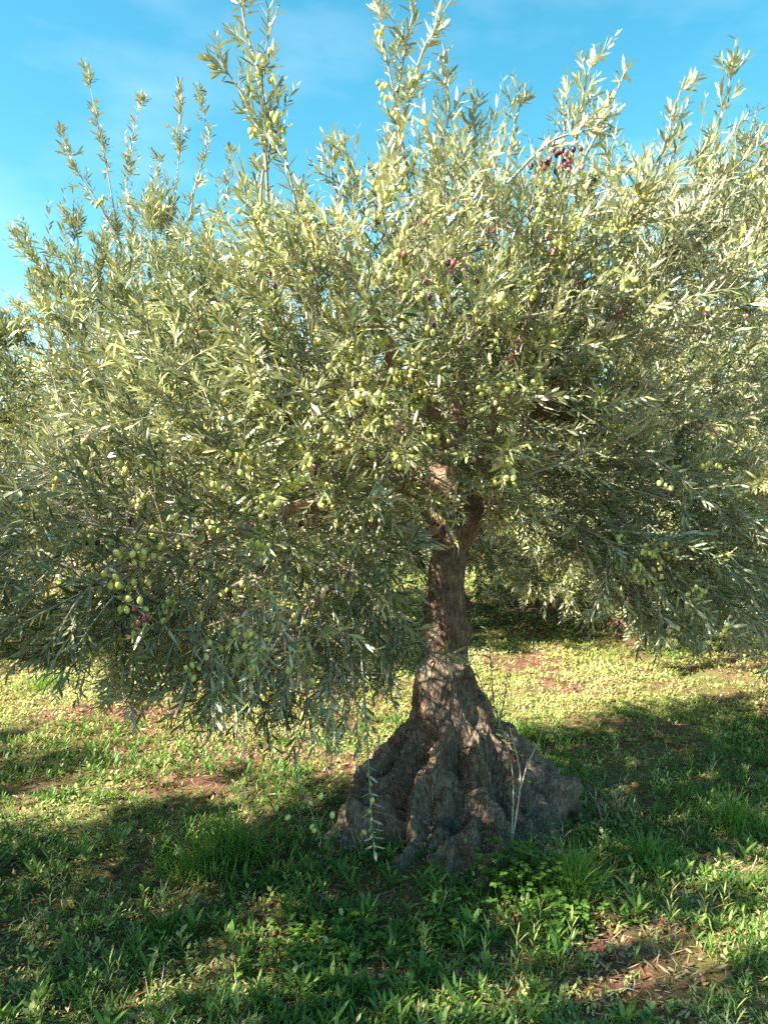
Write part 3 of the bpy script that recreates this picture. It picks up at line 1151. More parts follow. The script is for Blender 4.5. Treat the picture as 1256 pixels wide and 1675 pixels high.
def leafy_twigs(P0, D, L, bag, tubes, rs, *a, **k):
    if isinstance(tubes, tb_off):
        LEAF_OFF[0] = tubes.off
        LeafBag.add = _add
    out = _orig_twigs(P0, D, L, bag, tubes, rs, *a, **k)
    LEAF_OFF[0] = np.zeros(3)
    LeafBag.add = _LeafAdd
    return out


Pn, Tn, rsc = build_main_crown()


def fruit_tone(n, rs, ripe=0.12):
    t = np.where(rs.random(n) < ripe, rs.uniform(0.80, 1.0, n), rs.uniform(0.0, 0.68, n))
    return t


def build_fruit():
    rs = np.random.default_rng(5)
    # clusters hang below the older half of some shoots, mostly on the outer face
    hot = [(620, 590, 80, 75), (430, 690, 60, 70), (205, 950, 55, 60), (310, 840, 60, 45), (400, 1010, 60, 70), (690, 690, 35, 25), (800, 440, 90, 60),
           (920, 260, 50, 30), (980, 430, 50, 55), (640, 250, 40, 150), (520, 390, 60, 40), (430, 90, 15, 20), (440, 180, 40, 60), (1080, 930, 25, 50), (1140, 970, 25, 40),
           (560, 900, 60, 50), (900, 380, 50, 40), (470, 790, 60, 60), (290, 370, 40, 60), (830, 540, 30, 30), (600, 700, 60, 40), (1180, 1020, 15, 15), (1090, 1020, 15, 15)]
    n = len(Pn)
    k = rs.integers(2, 9, n)
    B = Pn[np.arange(n), k]
    px, py, dep = project(B)
    w = np.zeros(n)
    for hx, hy, sx, sy in hot:
        w += np.exp(-((px - hx) / sx) ** 2 - ((py - hy) / sy) ** 2)
    # only the sunny outer shell of the crown carries fruit
    cell = (np.clip(px, 0, 1300) // 36).astype(int) * 100 + (np.clip(py, 0, 1500) // 36).astype(int)
    near = np.full(14000, 9.0)
    np.minimum.at(near, cell, dep)
    front = np.where(dep < near[cell] + 0.10, 1.0, np.where(dep < near[cell] + 0.22, 0.35, 0.04))
    pick = rs.random(n) < np.clip(0.10 * front + 1.2 * w * front, 0, 0.95)
    pick &= ~((px > 690) & (px < 780) & (py > 720))
    B = B[pick]
    # extra clusters laid where the photograph shows them against sky and ground
    ex = [at(*p) for p in ((430, 95, 2.86), (438, 85, 2.87), (425, 115, 2.86), (440, 110, 2.88), (455, 195, 2.86), (440, 215, 2.88), (420, 210, 2.88), (465, 240, 2.86), (445, 180, 2.88), (610, 40, 3.08),
                           (622, 130, 3.1), (630, 145, 3.1), (680, 115, 3.1), (677, 122, 3.08), (650, 185, 3.1), (900, 255, 2.8), (915, 245, 2.8), (905, 265, 2.82), (930, 255, 2.8), (890, 262, 2.8), (925, 270, 2.8), (945, 240, 2.8), (900, 280, 2.8), (945, 270, 2.8), (875, 250, 2.8), (970, 268, 2.8),
                           (980, 275, 2.8), (165, 320, 4.2), (160, 330, 4.2), (205, 940, 2.25), (190, 945, 2.25), (215, 960, 2.27), (205, 985, 2.25), (250, 930, 2.3), (230, 905, 2.3),
                           (1078, 915, 3.05), (1080, 940, 3.05), (1075, 955, 3.05), (1130, 950, 3.0), (1140, 965, 3.0), (1185, 1020, 2.95), (1095, 1015, 3.05),
                           (452, 1315, 2.58), (470, 1325, 2.58), (508, 1355, 2.58), (515, 1350, 2.58), (605, 1290, 2.6), (604, 1320, 2.6), (603, 1360, 2.6), (505, 1300, 2.6), (510, 1285, 2.6), (550, 1330, 2.6))]
    ne = len(ex)
    B = np.concatenate([B, np.array(ex)])
    cnt = rs.integers(2, 8, len(B))
    cnt[-10:] = 1
    cnt[-ne:-10] = rs.integers(2, 5, ne - 10)
    ci = np.repeat(np.arange(len(B)), cnt)
    m = len(ci)
    off = rs.normal(0, 1, (m, 3)) * np.array([0.017, 0.017, 0.014])
    off[:, 2] -= 0.012
    C = B[ci] + off
    # spread touching fruits
    for it in range(6):
        for c0 in range(0, m, 4000):
            pass
        order = np.argsort(C[:, 0])
        S = C[order]
        for lag in range(1, 14):
            dlt = S[lag:] - S[:-lag]
            d = np.linalg.norm(dlt, axis=1)
            push = np.clip(0.023 - d, 0, None)[:, None] * 0.5 * dlt / np.maximum(d, 1e-6)[:, None]
            S[lag:] += push
            S[:-lag] -= push
        C[order] = S
    axis = np.array([0, 0, -1.0]) + rs.normal(0, 0.28, (m, 3))
    size = rs.uniform(0.020, 0.026, m)
    gtone = fruit_tone(len(B), rs, 0.06)
    gtone[-ne:-10] = rs.uniform(.1, .6, ne - 10)
    tone = np.where(rs.random(m) < 0.72, np.clip(gtone[ci] + rs.normal(0, 0.06, m), 0, 1), fruit_tone(m, rs, 0.09))
    # darker fruits of the clump high on the right
    pxc, pyc, dep = project(C)
    dk = np.exp(-((pxc - 920) / 70) ** 2 - ((pyc - 258) / 36) ** 2) > rs.random(m)
    tone = np.where(dk, rs.uniform(0.87, 1.0, m), tone)
    # stalks
    st = TubeBag(4)
    top = B[ci]
    midp = (top + C) / 2 + np.array([0, 0, 0.006])
    batch_tubes(st, np.stack([top, midp, C], 1) - TO, np.full((m, 3), 0.0009))
    part_obj('fruit_stalks', st.mesh('fruit_stalks', M_TWIG))
    # the 100 that show largest become parts of their own
    vis = (pxc > 5) & (pxc < 1250) & (pyc > 5) & (pyc < 1400)
    score = np.where(vis, size / dep, 0)
    score = score * np.where((C[:, 1] < 2.95), 1, 0.9)
    top100 = np.argsort(-score)[:100]
    rest = np.setdiff1d(np.arange(m), top100)
    V, tri, quad, rr = olive_arrays(C[rest] - TO, axis[rest], size[rest], tone[rest])
    o = part_obj('olives', mesh_from('olives', V, [tri, quad], [M_OLIVE], attrs={'rnd': rr}))
    tag(o, kind='stuff')
    protos = []
    for q in range(12):
        tn_ = [0.05, 0.15, 0.25, 0.35, 0.45, 0.55, 0.62, 0.70, 0.2, 0.84, 0.91, 0.98][q]
        V, tri, quad, rr = olive_arrays(np.zeros((1, 3)), np.array([[0, 0, -1.0]]), np.array([1.0]), np.array([tn_]), 14, 9)
        protos.append((tn_, mesh_from('olive', V, [tri, quad], [M_OLIVE], attrs={'rnd': rr})))
    for i in top100:
        q = min(protos, key=lambda p: abs(p[0] - tone[i]))
        ob = part_obj('olive', q[1])
        ob.location = C[i] - TO
        ob.scale = (size[i],) * 3
        ob.rotation_euler = Vector(-axis[i]).to_track_quat('Z', 'X').to_euler()
    print('olives', m)


build_fruit()


# ------------------------------------------------------------------ the other olive trees
def orchard_proto(seed, height, rad, leaves_target, leaf_len, fruit=True, tall=0.0, sprays=()):
    """parts meshes of one orchard tree standing at its own origin"""
    rs = np.random.default_rng(seed)
    zc = height * 0.60
    ells = [(np.array([0, 0, zc]), (rad * .8, rad * .8, height * 0.33))]
    for k in range(6):
        a = k * math.pi / 3 + rs.uniform(-.3, .3)
        q = rs.uniform(0.45, 0.62) * rad
        ells.append((np.array([q * math.cos(a), q * math.sin(a), zc + rs.uniform(-0.34, 0.20) * height]), (rad * .5, rad * .5, height * rs.uniform(.18, .26))))
    for k in range(6):
        a = k * math.pi / 3 + rs.uniform(-.3, .3)
        ells.append((np.array([.72 * rad * math.cos(a), .72 * rad * math.sin(a), 0.27 * height]), (rad * .36, rad * .36, .20 * height)))
    A = in_ellipsoids(ells, 1100, rs, 0.35)
    A = A[A[:, 2] > 0.3]
    fork = 0.85
    tr = np.array([[0.02, 0.01, 0], [0.0, 0, 0.2], [0.02, 0.01, 0.5], [0, 0, fork]])
    seeds = []
    trunk = np.stack([np.interp(np.linspace(0, 1, 14), np.linspace(0, 1, 4), tr[:, k]) for k in range(3)], 1)
    for k, p in enumerate(trunk):
        seeds.append((p, k - 1))
    limbs = []
    nl = 4
    for k in range(nl):
        a = k * 2 * math.pi / nl + rs.uniform(-.4, .4)
        e = np.array([rad * .55 * math.cos(a), rad * .55 * math.sin(a), zc + rs.uniform(0, .15) * height])
        u = np.linspace(0, 1, 16)[:, None]
        C = trunk[-1] * (1 - u) + e * u + np.array([0, 0, -0.18]) * (u * (1 - u)) * 2 + np.array([math.cos(a), math.sin(a), 0]) * 0.12 * np.sin(u * 3.1)
        C[1:] += rs.normal(0, 0.012, (15, 3))
        b = len(seeds)
        for j, p in enumerate(C[1:]):
            seeds.append((p, 13 if j == 0 else b + j - 1))
        limbs.append(C)
    pos, par = colonize(seeds, A, step=0.11, infl=0.9, kill=0.17, rs=rs, up=0.08)
    r, kids = radii(par, len(seeds))
    n0 = len(seeds)
    # trunk
    nt, nz = 40, 60
    z = np.linspace(-0.05, fork + 0.12, nz)
    th = np.arange(nt) / nt * 2 * math.pi
    Rr = np.interp(z, [-0.05, 0, .15, .35, .6, fork, fork + .12], [.32, .26, .17, .12, .10, .11, .07])
    TH, Z = np.meshgrid(th, z)
    RR = Rr[:, None] * (1 + .22 * np.sin(4 * TH + 1.5 * Z + seed) * np.clip(.5 - Z, 0.1, 1) + .05 * np.sin(7 * TH))
    P = np.stack([RR * np.cos(TH), RR * np.sin(TH), Z], 2).reshape(-1, 3)
    P = P + unit(P * np.array([1, 1, 0.1])) * (fbm(P, 8, 3, seed) * .03)[:, None]
    i = np.arange(nz * nt).reshape(nz, nt)
    j = np.roll(i, -1, 1)
    q = np.stack([i[:-1].ravel(), j[:-1].ravel(), j[1:].ravel(), i[1:].ravel()], 1)
    parts = [('trunk', mesh_from('trunk', P, [q], [M_BARK]), None)]
    for C in limbs:
        tb = TubeBag(9)
        t = np.linspace(0, 1, len(C))
        tb.add(C, 0.065 * (1 - t) + 0.012)
        parts.append(('branch', tb.mesh('branch', M_LIMB), None))
    tb = TubeBag(4)
    for c in chains(pos, par, r):
        while len(c) > 1 and c[1] < n0:
            c = c[1:]
        if len(c) < 2:
            continue
        rr = np.minimum(r[c], 0.014)
        tb.add(smooth_path(pos[c], 2), rr)
    idx = np.arange(n0, len(pos))
    B = np.concatenate([idx[kids[idx] == 0]] * 2 + [idx[r[idx] < 0.02]])
    need = int(leaves_target / 22)
    B = rs.choice(B, need)
    P0 = pos[B]
    T = unit(pos[B] - pos[par[B]])
    outw = unit(P0 - np.array([0, 0, zc * 0.9]))
    low = np.clip((1.25 - P0[:, 2]) / 0.7, 0, 1)
    D = T * .5 + outw * .6 + np.stack([np.zeros(need), np.zeros(need), 0.6 - 1.1 * low], 1) + rs.normal(0, .4, (need, 3))
    L = rs.uniform(.18, .36, need)
    top = (P0[:, 2] > height * 0.78) & (rs.random(need) < 0.28)
    L = np.where(top, L * (1.5 + tall), L)
    D = np.where(top[:, None], D * .4 + np.array([0, 0, 1.0]), D)
    bag = LeafBag()
    tone = np.clip(.5 + .9 * fbm(P0, 2.0, 2, seed) + rs.normal(0, .1, need), .05, .9)
    Pt, _ = leafy_twigs(P0, D, L, bag, tb, rs, leaf_len, nodes=12, tone=tone)
    for C in sprays:
        d = np.concatenate([[0], np.cumsum(np.linalg.norm(np.diff(C, axis=0), axis=1))])
        m = int(d[-1] / 0.03)
        u = np.linspace(0, d[-1], m)
        C = smooth_path(np.stack([np.interp(u, d, C[:, k]) for k in range(3)], 1), 5)
        tb.add(C, np.linspace(0.007, 0.002, m))
        Ts = unit(np.gradient(C, axis=0))
        k = np.sort(rs.choice(m, int(m * 0.85)))
        leafy_twigs(C[k], Ts[k] + rs.normal(0, .42, (len(k), 3)) + np.array([0, 0, .2]), rs.uniform(.06, .24, len(k)) * (1.15 - 0.75 * k / m), bag, tb, rs, leaf_len * .85, nodes=7, thick=.002)
    parts.append(('twigs', tb.mesh('twigs', M_TWIG), None))
    parts.append(('foliage', bag.mesh('foliage', M_LEAF), None))
    if fruit:
        m = 900
        k = rs.integers(0, need, 260)
        Bp = Pt[k, rs.integers(3, 9, 260)]
        ci = rs.integers(0, 260, m)
        C = Bp[ci] + rs.normal(0, .022, (m, 3)) - np.array([0, 0, .015])
        gt = fruit_tone(260, rs, 0.25)
        V, tri, quad, rr = olive_arrays(C, np.array([0, 0, -1.0]) + rs.normal(0, .3, (m, 3)), rs.uniform(.022, .030, m), np.clip(gt[ci] + rs.normal(0, .06, m), 0, 1), 8, 6)
        parts.append(('olives', mesh_from('olives', V, [tri, quad], [M_OLIVE], attrs={'rnd': rr}), 'stuff'))
    print('orchard leaves', bag.count)
    return parts


def place_orchard(parts, loc, rz, label, scale=1.0, sz=1.0):
    o = empty('olive_tree', loc)
    o.rotation_euler = (0, 0, rz)
    o.scale = (scale, scale, scale * sz)
    tag(o, label, 'tree', 'olive trees of the orchard')
    for nm, me, kd in parts:
        p = link(nm, me, o)
        if kd:
            p['kind'] = kd
    return o


pA = orchard_proto(21, 3.3, 1.55, 60000, 0.070, tall=0.5)
pB = orchard_proto(34, 3.1, 1.45, 52000, 0.072, tall=0.2)

LN = np.array([-1.95, 6.8, 0.0])
pC = orchard_proto(58, 4.0, 1.65, 80000, 0.076, sprays=[np.array([at(*p) for p in q]) - LN for q in (
    [(200, 420, 6.7), (180, 300, 6.6), (160, 200, 6.6), (142, 108, 6.6)],
    [(230, 420, 6.7), (205, 320, 6.6), (215, 240, 6.6), (230, 165, 6.6)],
    [(200, 400, 6.7), (160, 330, 6.6), (120, 270, 6.6), (100, 215, 6.6)],
    [(270, 420, 6.7), (290, 300, 6.6), (295, 220, 6.6), (293, 145, 6.6)],
    [(300, 420, 6.7), (320, 300, 6.6), (345, 230, 6.6), (325, 150, 6.6)],
    [(320, 430, 6.7), (370, 330, 6.6), (380, 240, 6.6)],
    [(250, 430, 6.7), (250, 340, 6.6), (262, 260, 6.6)],
    [(180, 520, 6.7), (110, 480, 6.6), (60, 430, 6.6), (18, 372, 6.6)],
    [(200, 470, 6.7), (160, 400, 6.5), (105, 350, 6.5)],
    [(150, 520, 6.7), (110, 450, 6.5), (85, 400, 6.5)])])
ORCH = [
    (pC, tuple(LN), 0.0, 1.0, 1.0, 'bushy olive tree behind the left side of the big tree, with upright shoots'),
    (pA, (-5.1, 2.15, 0), 3.6, 1.0, 0.74, 'low olive tree beyond the left edge of the photo, level with the big tree'),
    (pB, (-4.45, 6.6, 0), 2.1, 0.95, 0.84, 'olive tree cut by the left edge of the photo, beyond the bushy one'),
    (pB, (3.15, 5.5, 0), 0.9, 1.15, 1.04, 'olive tree at the right edge, behind the right side of the big tree'),
    (pB, (2.35, 7.5, 0), 2.6, 1.0, 1.0, 'shaded olive tree behind the low branches on the right, between its larger neighbours'),
    (pA, (0.70, 8.4, 0), 3.0, 1.15, 0.9, 'olive tree farther off, seen just right of the trunk of the big tree'),
    (pB, (-3.2, 11.0, 0), 5.0, 1.1, 0.9, 'distant olive tree glimpsed under the left branches'),
    (pA, (4.2, 10.3, 0), 1.3, 1.1, 0.9, 'distant olive tree glimpsed under the right branches'),
    (pB, (-0.8, 14.5, 0), 0.2, 1.2, 0.85, 'far olive tree in the last row, left of the trunk'),
    (pA, (2.7, 14.8, 0), 4.3, 1.2, 0.85, 'far olive tree in the last row, right of the trunk'),
    (pA, (-6.0, 15.0, 0), 2.3, 1.2, 0.85, 'far olive tree in the last row at the left edge'),
    (pB, (6.6, 15.2, 0), 2.9, 1.2, 0.85, 'far olive tree in the last row at the right edge'),
    (pB, (-3.0, 1.05, 0), 1.2, 1.2, 0.92, 'olive tree left of the photographer, outside the photo, shading the foreground'),
    (pA, (-6.4, 0.6, 0), 5.3, 1.0, 1.0, 'olive tree farthest out of the photo on the left, in the row of the photographer'),
]
for parts, loc, rz, s, sz, lab in ORCH:
    place_orchard(parts, loc, rz, lab, s, sz)


# ------------------------------------------------------------------ ground plants
def scatter(n, y0, y1, rs, bias=1.0, margin=0.8):
    """points over the part of the ground in front of the photographer, margins included"""
    y = y0 + (y1 - y0) * rs.random(n) ** bias
    hw = 0.497 * y + margin
    x = rs.uniform(-1, 1, n) * hw
    return x, y


BARE = [(880, 990, 0.55, 0.5), (960, 1000, 0.5, 0.35), (820, 1010, .3, .3), (130, 1165, 0.35, 0.16), (1100, 1620, 0.18, 0.10), (1030, 1190, 0.35, 0.10), (600, 1590, .07, .05), (230, 1170, .2, .1),
        (60, 1290, .2, .08), (450, 1430, .12, .08), (200, 1440, .12, .06), (1050, 1235, .2, .06), (830, 1090, .3, .2), (570, 1480, .12, .06), (400, 1250, .15, .05)]


def density(x, y, seed, soft=0.12):
    P = np.stack([x, y, np.zeros_like(x)], 1)
    d = fbm(P, 2.4, 3, seed) * 1.0 + fbm(P, 7, 2, seed + 5) * 0.9 + 0.36
    for px, py, sx, sy in BARE:
        gx, gy = ground_at(px, py)
        d = d - 0.95 * np.exp(-((x - gx) / sx) ** 2 - ((y - gy) / sy) ** 2)
    # nothing through the root mound
    rr = np.hypot((x - TX - 0.02), (y - TY) / 0.93)
    d = d - 3.0 * (rr < 0.50)
    return d


def gz(x, y):
    return ground_h(x, y)


def blades(bag, x, y, z, rs, hmin, hmax, w, lean=0.35, tone=(0.1, 0.8), curl=0.25):
    n = len(x)
    a = rs.uniform(0, 2 * math.pi, n)
    le = np.abs(rs.normal(0, lean, n))
    d = np.stack([np.cos(a) * le, np.sin(a) * le, np.ones(n)], 1)
    top = np.stack([-np.cos(a), -np.sin(a), 0.3 * np.ones(n)], 1)
    L = rs.uniform(hmin, hmax, n)
    bag.add(np.stack([x, y, z - 0.004], 1), d, top + rs.normal(0, 0.2, (n, 3)), L, w * rs.uniform(0.7, 1.3, n), rs.uniform(tone[0], tone[1], n), rs.uniform(0.05, curl * 2, n))


def rosettes(bag, x, y, z, rs, leaves, lmin, lmax, wr, upness, tone=(0.1, 0.85), zup=0.0):
    n = len(x)
    a0 = rs.uniform(0, 6.28, n)
    sc_ = rs.uniform(0.7, 1.25, n)
    tn = rs.uniform(tone[0], tone[1], n)
    for k in range(leaves):
        a = a0 + k * 2.4 + rs.normal(0, 0.2, n)
        u = upness * (0.5 + k / leaves) + rs.normal(0, 0.15, n)
        d = np.stack([np.cos(a), np.sin(a), u], 1)
        top = np.stack([-np.cos(a) * 0.6 * u, -np.sin(a) * 0.6 * u, np.ones(n)], 1)
        L = rs.uniform(lmin, lmax, n) * sc_
        hb = zup * (k / leaves) * sc_
        bag.add(np.stack([x, y, z + hb - 0.003], 1), d, top, L, L * wr * rs.uniform(0.8, 1.2, n), np.clip(tn + rs.normal(0, 0.08, n), 0, 1), rs.uniform(0.05, 0.38, n))


def build_plants():
    rs = np.random.default_rng(99)
    # lance-leaved weeds of the shaded foreground
    bag = LeafBag()
    x, y = scatter(12500, 2.0, 4.8, rs, 1.1)
    d = density(x, y, 40)
    ok = rs.random(len(x)) < np.clip(d * 1.1, 0.02, 0.95)
    x, y = x[ok], y[ok]
    rosettes(bag, x, y, gz(x, y), rs, 9, 0.018, 0.046, 0.19, 1.25, zup=0.03)
    x, y = scatter(950, 2.0, 3.1, rs, 1.0)
    d = density(x, y, 42)
    ok = rs.random(len(x)) < np.clip(d, 0.0, 0.9)
    x, y = x[ok], y[ok]
    rosettes(bag, x, y, gz(x, y), rs, 10, 0.035, 0.07, 0.22, 1.4, tone=(0.3, 0.95), zup=0.045)
    tag(link('weeds', bag.mesh('weeds', M_WEED)), 'lance leaved green weeds covering the shaded foreground', 'weeds', kind='stuff')
    # low mat of small leaves
    bag = LeafBag()
    x, y = scatter(105000, 2.0, 12.0, rs, 1.2)
    d = density(x, y, 60)
    ok = rs.random(len(x)) < np.clip(d * 1.5 + 0.3, 0.06, 1)
    x, y = x[ok], y[ok]
    n = len(x)
    P = np.stack([x, y, np.zeros(n)], 1)
    keep = (y > 4.3) | (rs.random(n) < 0.35)
    x, y, P, n = x[keep], y[keep], P[keep], int(keep.sum())
    big = np.clip(y / 6, 0.75, 1.7)
    for k in range(3):
        a = rs.uniform(0, 6.28, n)
        u = rs.uniform(0.1, 1.6, n)
        L = rs.uniform(0.014, 0.036, n) * big
        bag.add(P + np.stack([rs.normal(0, .012, n), rs.normal(0, .012, n), gz(x, y) + rs.uniform(0, 0.02, n)], 1), np.stack([np.cos(a), np.sin(a), u], 1),
                np.stack([-np.cos(a) * u * .5, -np.sin(a) * u * .5, np.ones(n)], 1), L, L * rs.uniform(.22, .42, n), np.clip(0.5 + 0.8 * fbm(P, 1.4, 2, 14) + rs.normal(0, .15, n), 0, 1), rs.uniform(0.1, 0.4, n))
    tag(link('ground_cover', bag.mesh('ground_cover', M_COVER)), 'low mat of small pale green leaves across the orchard floor', 'ground cover', kind='stuff')
    # grass
    bag = LeafBag()
    x, y = scatter(76000, 2.0, 14.0, rs, 1.45)
    P = np.stack([x, y, np.zeros(len(x))], 1)
    d = density(x, y, 80) + 0.5 * fbm(P, 4.0, 2, 84)
    ok = rs.random(len(x)) < np.clip(d, 0.03, 0.9)
    x, y = x[ok], y[ok]
    blades(bag, x, y, gz(x, y), rs, 0.02, 0.075, 0.0032, lean=0.6, tone=(0.05, 1.0))
    tag(link('grass', bag.mesh('grass', M_GRASS)), 'fine green grass growing between the olive trees', 'grass', kind='stuff')
    # straw
    bag = LeafBag()
    x, y = scatter(50000, 2.0, 13.0, rs, 1.3)
    d = density(x, y, 80)
    ok = rs.random(len(x)) < np.clip(0.85 - d * 0.8, 0.22, 0.85)
    x, y = x[ok], y[ok]
    n = len(x)
    a = rs.uniform(0, 6.28, n)
    u = np.abs(rs.normal(0.12, 0.35, n))
    bag.add(np.stack([x, y, gz(x, y) + 0.004], 1), np.stack([np.cos(a), np.sin(a), u], 1), np.stack([np.zeros(n), np.zeros(n), np.ones(n)], 1) + rs.normal(0, .3, (n, 3)),
            rs.uniform(0.02, 0.075, n), rs.uniform(0.0016, 0.0035, n), rs.random(n), rs.uniform(-0.1, .3, n))
    tag(link('dry_grass', bag.mesh('dry_grass', M_STRAW)), 'dry straw and dead grass lying on the red soil', 'dry grass', kind='stuff')
    # fallen leaves
    bag = LeafBag()
    x, y = scatter(9000, 2.0, 9.0, rs, 1.3)
    n = len(x)
    a = rs.uniform(0, 6.28, n)
    bag.add(np.stack([x, y, gz(x, y) + rs.uniform(0.003, 0.02, n)], 1), np.stack([np.cos(a), np.sin(a), rs.normal(0, .25, n)], 1), np.array([0, 0, 1.0]) + rs.normal(0, .4, (n, 3)),
            rs.uniform(0.025, 0.055, n), rs.uniform(0.006, 0.011, n), rs.random(n), rs.uniform(-.3, .4, n))
    tag(link('leaf_litter', bag.mesh('leaf_litter', M_LITTER)), 'fallen brown and grey olive leaves lying between the weeds', 'leaf litter', kind='stuff')
    # round-leaved seedlings and taller thin weeds mixed in
    bag = LeafBag()
    x, y = scatter(2600, 2.0, 6.5, rs, 1.1)
    d = density(x, y, 45)
    ok = (rs.random(len(x)) < np.clip(d, 0.02, 0.9))
    x, y = x[ok], y[ok]
    rosettes(bag, x, y, gz(x, y), rs, 7, 0.012, 0.030, 0.55, 0.9, tone=(0.2, 1.0), zup=0.05)
    x, y = scatter(900, 2.0, 5.5, rs, 1.1)
    d = density(x, y, 47)
    ok = (rs.random(len(x)) < np.clip(d, 0.02, 0.9))
    x, y = x[ok], y[ok]
    rosettes(bag, x, y, gz(x, y), rs, 16, 0.02, 0.05, 0.10, 1.6, tone=(0.3, 1.0), zup=0.12)
    tag(link('seedlings', bag.mesh('seedlings', M_COVER)), 'mixed round and thin leaved seedlings between the larger weeds', 'seedlings', kind='stuff')
    # loose soil crumbs
    x, y = scatter(16000, 2.0, 8.0, rs, 1.3)
    n = len(x)
    C = np.stack([x, y, gz(x, y) + 0.003], 1)
    s = 0.005 + 0.022 * rs.random(n) ** 3
    V, tri, quad, rr = olive_arrays(C, rs.normal(0, 1, (n, 3)), s, rs.random(n), 6, 5)
    V = V + 0.004 * np.stack([noise3(V, 120, q) for q in (1, 2, 3)], 1)
    tag(link('soil_crumbs', mesh_from('soil_crumbs', V, [tri, quad], [M_CLOD], smooth=False)), 'crumbs of red soil scattered between the weeds', 'soil crumbs', kind='stuff')


build_plants()


def tuft(name, px, py, n, spread, hmin, hmax, label, seed, lean=0.28, mat=None, tone=(0.25, 0.85), w=0.0046):
    rs = np.random.default_rng(seed)
    gx, gy = ground_at(px, py)
    n = int(n * 0.7)
    r = np.minimum(np.abs(rs.normal(0, spread * 1.2, n)), spread * 2)
    a = rs.uniform(0, 6.28, n)
    x, y = r * np.cos(a) * 1.4, r * np.sin(a)
    z = gz(x + gx, y + gy)
    bag = LeafBag()
    near = np.exp(-(r / (1.5 * spread)) ** 2)
    for lo, hi in ((0, .35), (.35, .7), (.7, 1.01)):
        q = (near >= lo) & (near < hi)
        f = 0.55 + 0.45 * hi
        blades(bag, x[q], y[q], z[q], rs, hmin * f, hmax * f, w, lean=lean + 0.25 * (1 - hi), tone=tone, curl=0.45)
    me = bag.mesh(name, mat or M_GRASS)
    o = link(name, me)
    o.location = (gx, gy, 0)
    tag(o, label, 'grass tuft', 'tufts of tall grass')


tuft('grass_tuft', 375, 1415, 900, 0.10, 0.08, 0.20, 'wide bright green grass tuft on the left in front of the tree', 1)
tuft('grass_tuft', 325, 1440, 420, 0.07, 0.06, 0.15, 'darker low grass tuft at the left foot of the wide bright tuft', 2, tone=(0.1, 0.5))
tuft('grass_tuft', 935, 1480, 420, 0.045, 0.10, 0.24, 'tall upright grass tuft right of the trunk base', 3)
tuft('grass_tuft', 1055, 1415, 240, 0.04, 0.08, 0.17, 'small grass tuft between the trunk base and the right edge', 4)
tuft('grass_tuft', 1195, 1360, 260, 0.06, 0.09, 0.20, 'feathery grass tuft near the right edge of the photo', 5)
tuft('grass_tuft', 862, 1215, 240, 0.07, 0.07, 0.16, 'grass tuft growing behind the right shoulder of the root mound', 6)
tuft('grass_tuft', 70, 1130, 260, 0.09, 0.08, 0.18, 'grass tuft at the left edge in front of the far shadow', 7)
tuft('grass_tuft', 580, 1395, 170, 0.05, 0.05, 0.13, 'straw coloured dry grass tuft against the left side of the root mound', 8, lean=0.7, mat=M_STRAW, tone=(0.3, 1.0))
tuft('grass_tuft', 1010, 1340, 150, 0.06, 0.06, 0.15, 'thin dry grass tuft in the shadow right of the root mound', 9, lean=0.6, mat=M_STRAW, tone=(0.2, 0.9))


def herb(px, py, n, spread, label, seed, h=0.10):
    """clumps of lobed, clover-like leaves on thin stems"""
    rs = np.random.default_rng(seed)
    gx, gy = ground_at(px, py)
    bag, tb = LeafBag(), TubeBag(4)
    x, y = rs.normal(0, spread * 1.3, n), rs.normal(0, spread, n)
    z0 = gz(x + gx, y + gy)
    hh = rs.uniform(0.25, 1, n) * h
    tip = np.stack([x + rs.normal(0, .015, n), y + rs.normal(0, .015, n), z0 + hh], 1)
    base = np.stack([x, y, z0 - 0.003], 1)
    batch_tubes(tb, np.stack([base, (base + tip) / 2 + np.array([0.003, 0, 0]), tip], 1), np.full((n, 3), 0.0009))
    for k in range(5):
        a = k * 1.257 + rs.uniform(-.2, .2, n)
        d = np.stack([np.cos(a), np.sin(a), rs.uniform(-.1, .5, n)], 1)
        L = rs.uniform(0.009, 0.019, n)
        bag.add(tip, d, np.tile([0, 0, 1.0], (n, 1)) + rs.normal(0, .25, (n, 3)), L, L * 0.8, rs.uniform(.15, .8, n), rs.uniform(.05, .35, n))
    o = empty('leafy_herb', (gx, gy, 0))
    tag(o, label, 'plant', 'clover like herbs')
    link('leaves', bag.mesh('leaves', M_WEED), o)
    tag(link('stems', tb.mesh('stems', M_WEED), o), kind='stuff')


herb(850, 1470, 260, 0.07, 'bright leafy herb clump at the front right foot of the root mound', 31, 0.16)
herb(905, 1530, 130, 0.05, 'small leafy herb clump below the tall grass tuft', 32, 0.10)
herb(740, 1540, 160, 0.06, 'dark leafy herb clump below the middle of the root mound', 33, 0.07)
herb(530, 1560, 240, 0.09, 'wide dark leafy herb patch left of centre in the foreground', 34, 0.07)


